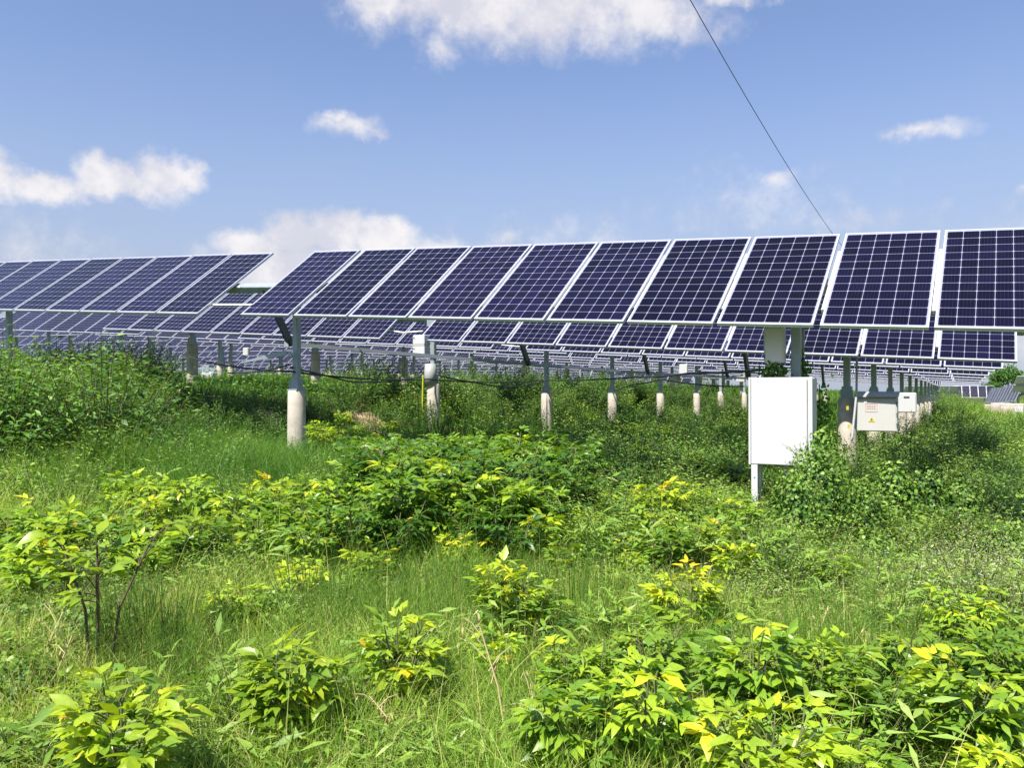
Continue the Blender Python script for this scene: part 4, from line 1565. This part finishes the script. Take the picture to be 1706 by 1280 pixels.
def height_of(x, y):
    a, b = ab(x, y)
    deep = sstep((-1.0 - a) / 2.5) * sstep((b - 4.4) / 1.8) * (1 - sstep((b - 7.5) / 2))
    return (.55 + .75 * vnoise(x * 1.3 + 3, y * 1.3) + .55 * vnoise(x * 3.1, y * 3.1 + 8)) * (1 + .75 * deep) * (1 - .55 * sstep((a + 6.5) / 2.5) * sstep((b - 4.6) / 1.5)) * (1 - .45 * sstep((-9 - a) / 1.5) * sstep((b - 9) / 1))


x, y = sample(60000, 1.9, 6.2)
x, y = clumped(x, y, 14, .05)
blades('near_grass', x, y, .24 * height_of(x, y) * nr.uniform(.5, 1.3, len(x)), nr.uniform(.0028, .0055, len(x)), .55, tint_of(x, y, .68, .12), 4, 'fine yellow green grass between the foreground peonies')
x, y = sample(45000, 1.9, 6.5)
blades('near_grass', x, y, .14 * height_of(x, y) * nr.uniform(.5, 1.4, len(x)), nr.uniform(.003, .006, len(x)), .8, tint_of(x, y, .58, .14), 3, 'short mixed grass covering the foreground soil')
x, y = sample(24000, 1.9, 7)
x, y = clumped(x, y, 22, .09)
blades('dry_grass', x, y, .27 * nr.uniform(.5, 1.3, len(x)), nr.uniform(.002, .004, len(x)), .9, .86 + nr.normal(0, .08, len(x)), 4, 'thin straw coloured dry grass in the foreground')
x, y = sample(90000, 6, 14)
x, y = clumped(x, y, 12, .09)
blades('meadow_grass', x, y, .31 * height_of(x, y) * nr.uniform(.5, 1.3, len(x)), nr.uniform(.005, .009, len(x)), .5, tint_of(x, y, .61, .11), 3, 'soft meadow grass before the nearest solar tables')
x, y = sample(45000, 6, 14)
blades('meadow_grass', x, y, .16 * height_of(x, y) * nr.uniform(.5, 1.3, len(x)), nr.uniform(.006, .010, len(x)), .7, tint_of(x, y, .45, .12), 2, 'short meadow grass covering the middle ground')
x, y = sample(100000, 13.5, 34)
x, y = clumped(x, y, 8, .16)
blades('row_grass', x, y, .25 * (.6 + .7 * vnoise(x, y)) * nr.uniform(.5, 1.4, len(x)), nr.uniform(.012, .022, len(x)), .45, tint_of(x, y, .44, .12), 2, 'rough grass growing between the rows of piles')  # base tint lowered to put the shade between rows into the grass colour
x, y = sample(70000, 32, 110)
blades('far_grass', x, y, .5 * (.6 + .7 * vnoise(x * .5, y * .5)) * nr.uniform(.5, 1.4, len(x)), nr.uniform(.04, .08, len(x)), .45, tint_of(x, y, .56, .10), 2, 'distant rough grass under the far rows')

x, y = sample(2600, 2.2, 9)
blades('seed_grass', x, y, .46 * nr.uniform(.5, 1.25, len(x)), nr.uniform(.003, .005, len(x)), .35, .9 + nr.normal(0, .07, len(x)), 4, 'tall thin straw stems standing above the grass')
# low broad leaved ground cover
def cover(n, d0, d1, size, hmax, label, base):
    x, y = sample(n, d0, d1)
    keepm = vnoise(x * 1.6 + 20, y * 1.6 + 9) > .38
    x, y = x[keepm], y[keepm]
    n = len(x)
    z = ground(x, y) + nr.random(n) ** 1.4 * hmax * (.5 + vnoise(x * 2.2, y * 2.2))
    an = nr.random(n) * 2 * np.pi
    el_ = nr.uniform(-.3, .5, n)
    d = np.stack([np.cos(an) * np.cos(el_), np.sin(an) * np.cos(el_), np.sin(el_)], -1)
    up = np.stack([nr.normal(0, .35, n), nr.normal(0, .35, n), np.ones(n)], -1)
    s = np.cross(up, d)
    s /= np.linalg.norm(s, axis=1)[:, None]
    L = size * nr.uniform(.5, 1.4, n)
    p = np.stack([x, y, z], -1)
    nrm = np.cross(d, s)
    V = np.stack([p, p + d * (L * .45)[:, None] + s * (L * .26)[:, None] + nrm * (L * .06)[:, None], p + d * L[:, None] - nrm * (L * .12)[:, None],
                  p + d * (L * .45)[:, None] - s * (L * .26)[:, None] + nrm * (L * .06)[:, None]], 1).reshape(-1, 3)
    Q = np.arange(n * 4).reshape(n, 4)
    me = bpy.data.meshes.new('ground_cover')
    np_mesh(me, V, Q, [M_WEED], True, np.repeat(np.clip(base + (vnoise(x * 1.1, y * 1.1) - .5) * .4 + nr.normal(0, .1, n), 0, 1), 4))
    return tag(link('ground_cover', me), label, 'ground cover', None, 'stuff')


cover(42000, 1.9, 7, .032, .16, 'small leaved ground cover among the foreground grass', .45)
cover(70000, 6.5, 16, .045, .28, 'leafy ground cover before and under the nearest rows', .42)
cover(60000, 15, 45, .10, .45, 'leafy ground cover between the farther rows', .45)

# ---------------------------------------------------------------- far tree and bushes
def tree(px, py, depth, w, h, trunk_h, seed, label, n=1500, ls=.26, name='tree'):
    p = D(px, py, depth)
    base = Vector((p.x, p.y, float(ground(p.x, p.y))))
    root = empty(name, base, label, 'tree')
    g = np.random.default_rng(seed)
    mb = MB()
    top = p.z - base.z
    tr = [Vector((0, 0, -.2)), Vector((.05, 0, top * .5)), Vector((-.04, .03, top + h * .25)), Vector((.03, .0, top + h * .7))]
    mb.tube(tr, [.16, .13, .09, .03], 8)
    for k in range(9):
        a_ = k * 2.4
        s0 = Vector((0, 0, top + h * (.05 + .07 * k)))
        e0 = s0 + Vector((math.cos(a_) * w * .33, math.sin(a_) * w * .33, h * .18))
        mb.tube([s0, (s0 + e0) / 2 + Vector((0, 0, .05)), e0], [.05, .035, .012], 5)
    mb.build('trunk', M_BARK, root, True)
    lv = Leaves()
    blobs = []
    for k in range(34):
        a_ = g.uniform(0, 6.283)
        zz = g.random()
        rr = (w * .5) * math.sqrt(max(.08, 1 - (zz * 1.7 - .75) ** 2)) * g.uniform(.3, .85)
        blobs.append((np.array([math.cos(a_) * rr, math.sin(a_) * rr, top + h * (zz * .92 - .06)]), g.uniform(.12, .24) * w))
    for k in range(n):
        c_, r_ = blobs[g.integers(len(blobs))]
        o_ = unit(g.normal(size=3)) * r_ * g.uniform(.45, 1.05)
        o_[2] *= .8
        lv.leaf(c_ + o_, unit(g.normal(size=3)), unit(o_ + g.normal(0, .3, 3)), ls * g.uniform(.6, 1.3), ls * .62, float(g.uniform(.0, .42)), .2, .2, 2, .8)
    lk = lv.mesh('crown', WM)
    link('crown', lk, root)
    return root


tree(1680, 653, 118, 5.4, 3.9, .8, 41, 'rounded dark green tree beyond the far right tables', 5200, .30)
tree(1652, 655, 118, 3.8, 1.5, .3, 42, 'low spreading bush left of the far rounded tree', 1800, .26)
tree(1606, 655, 124, 2.2, .7, .2, 43, 'tiny dark bush above the five far upright panels', 400, .2)
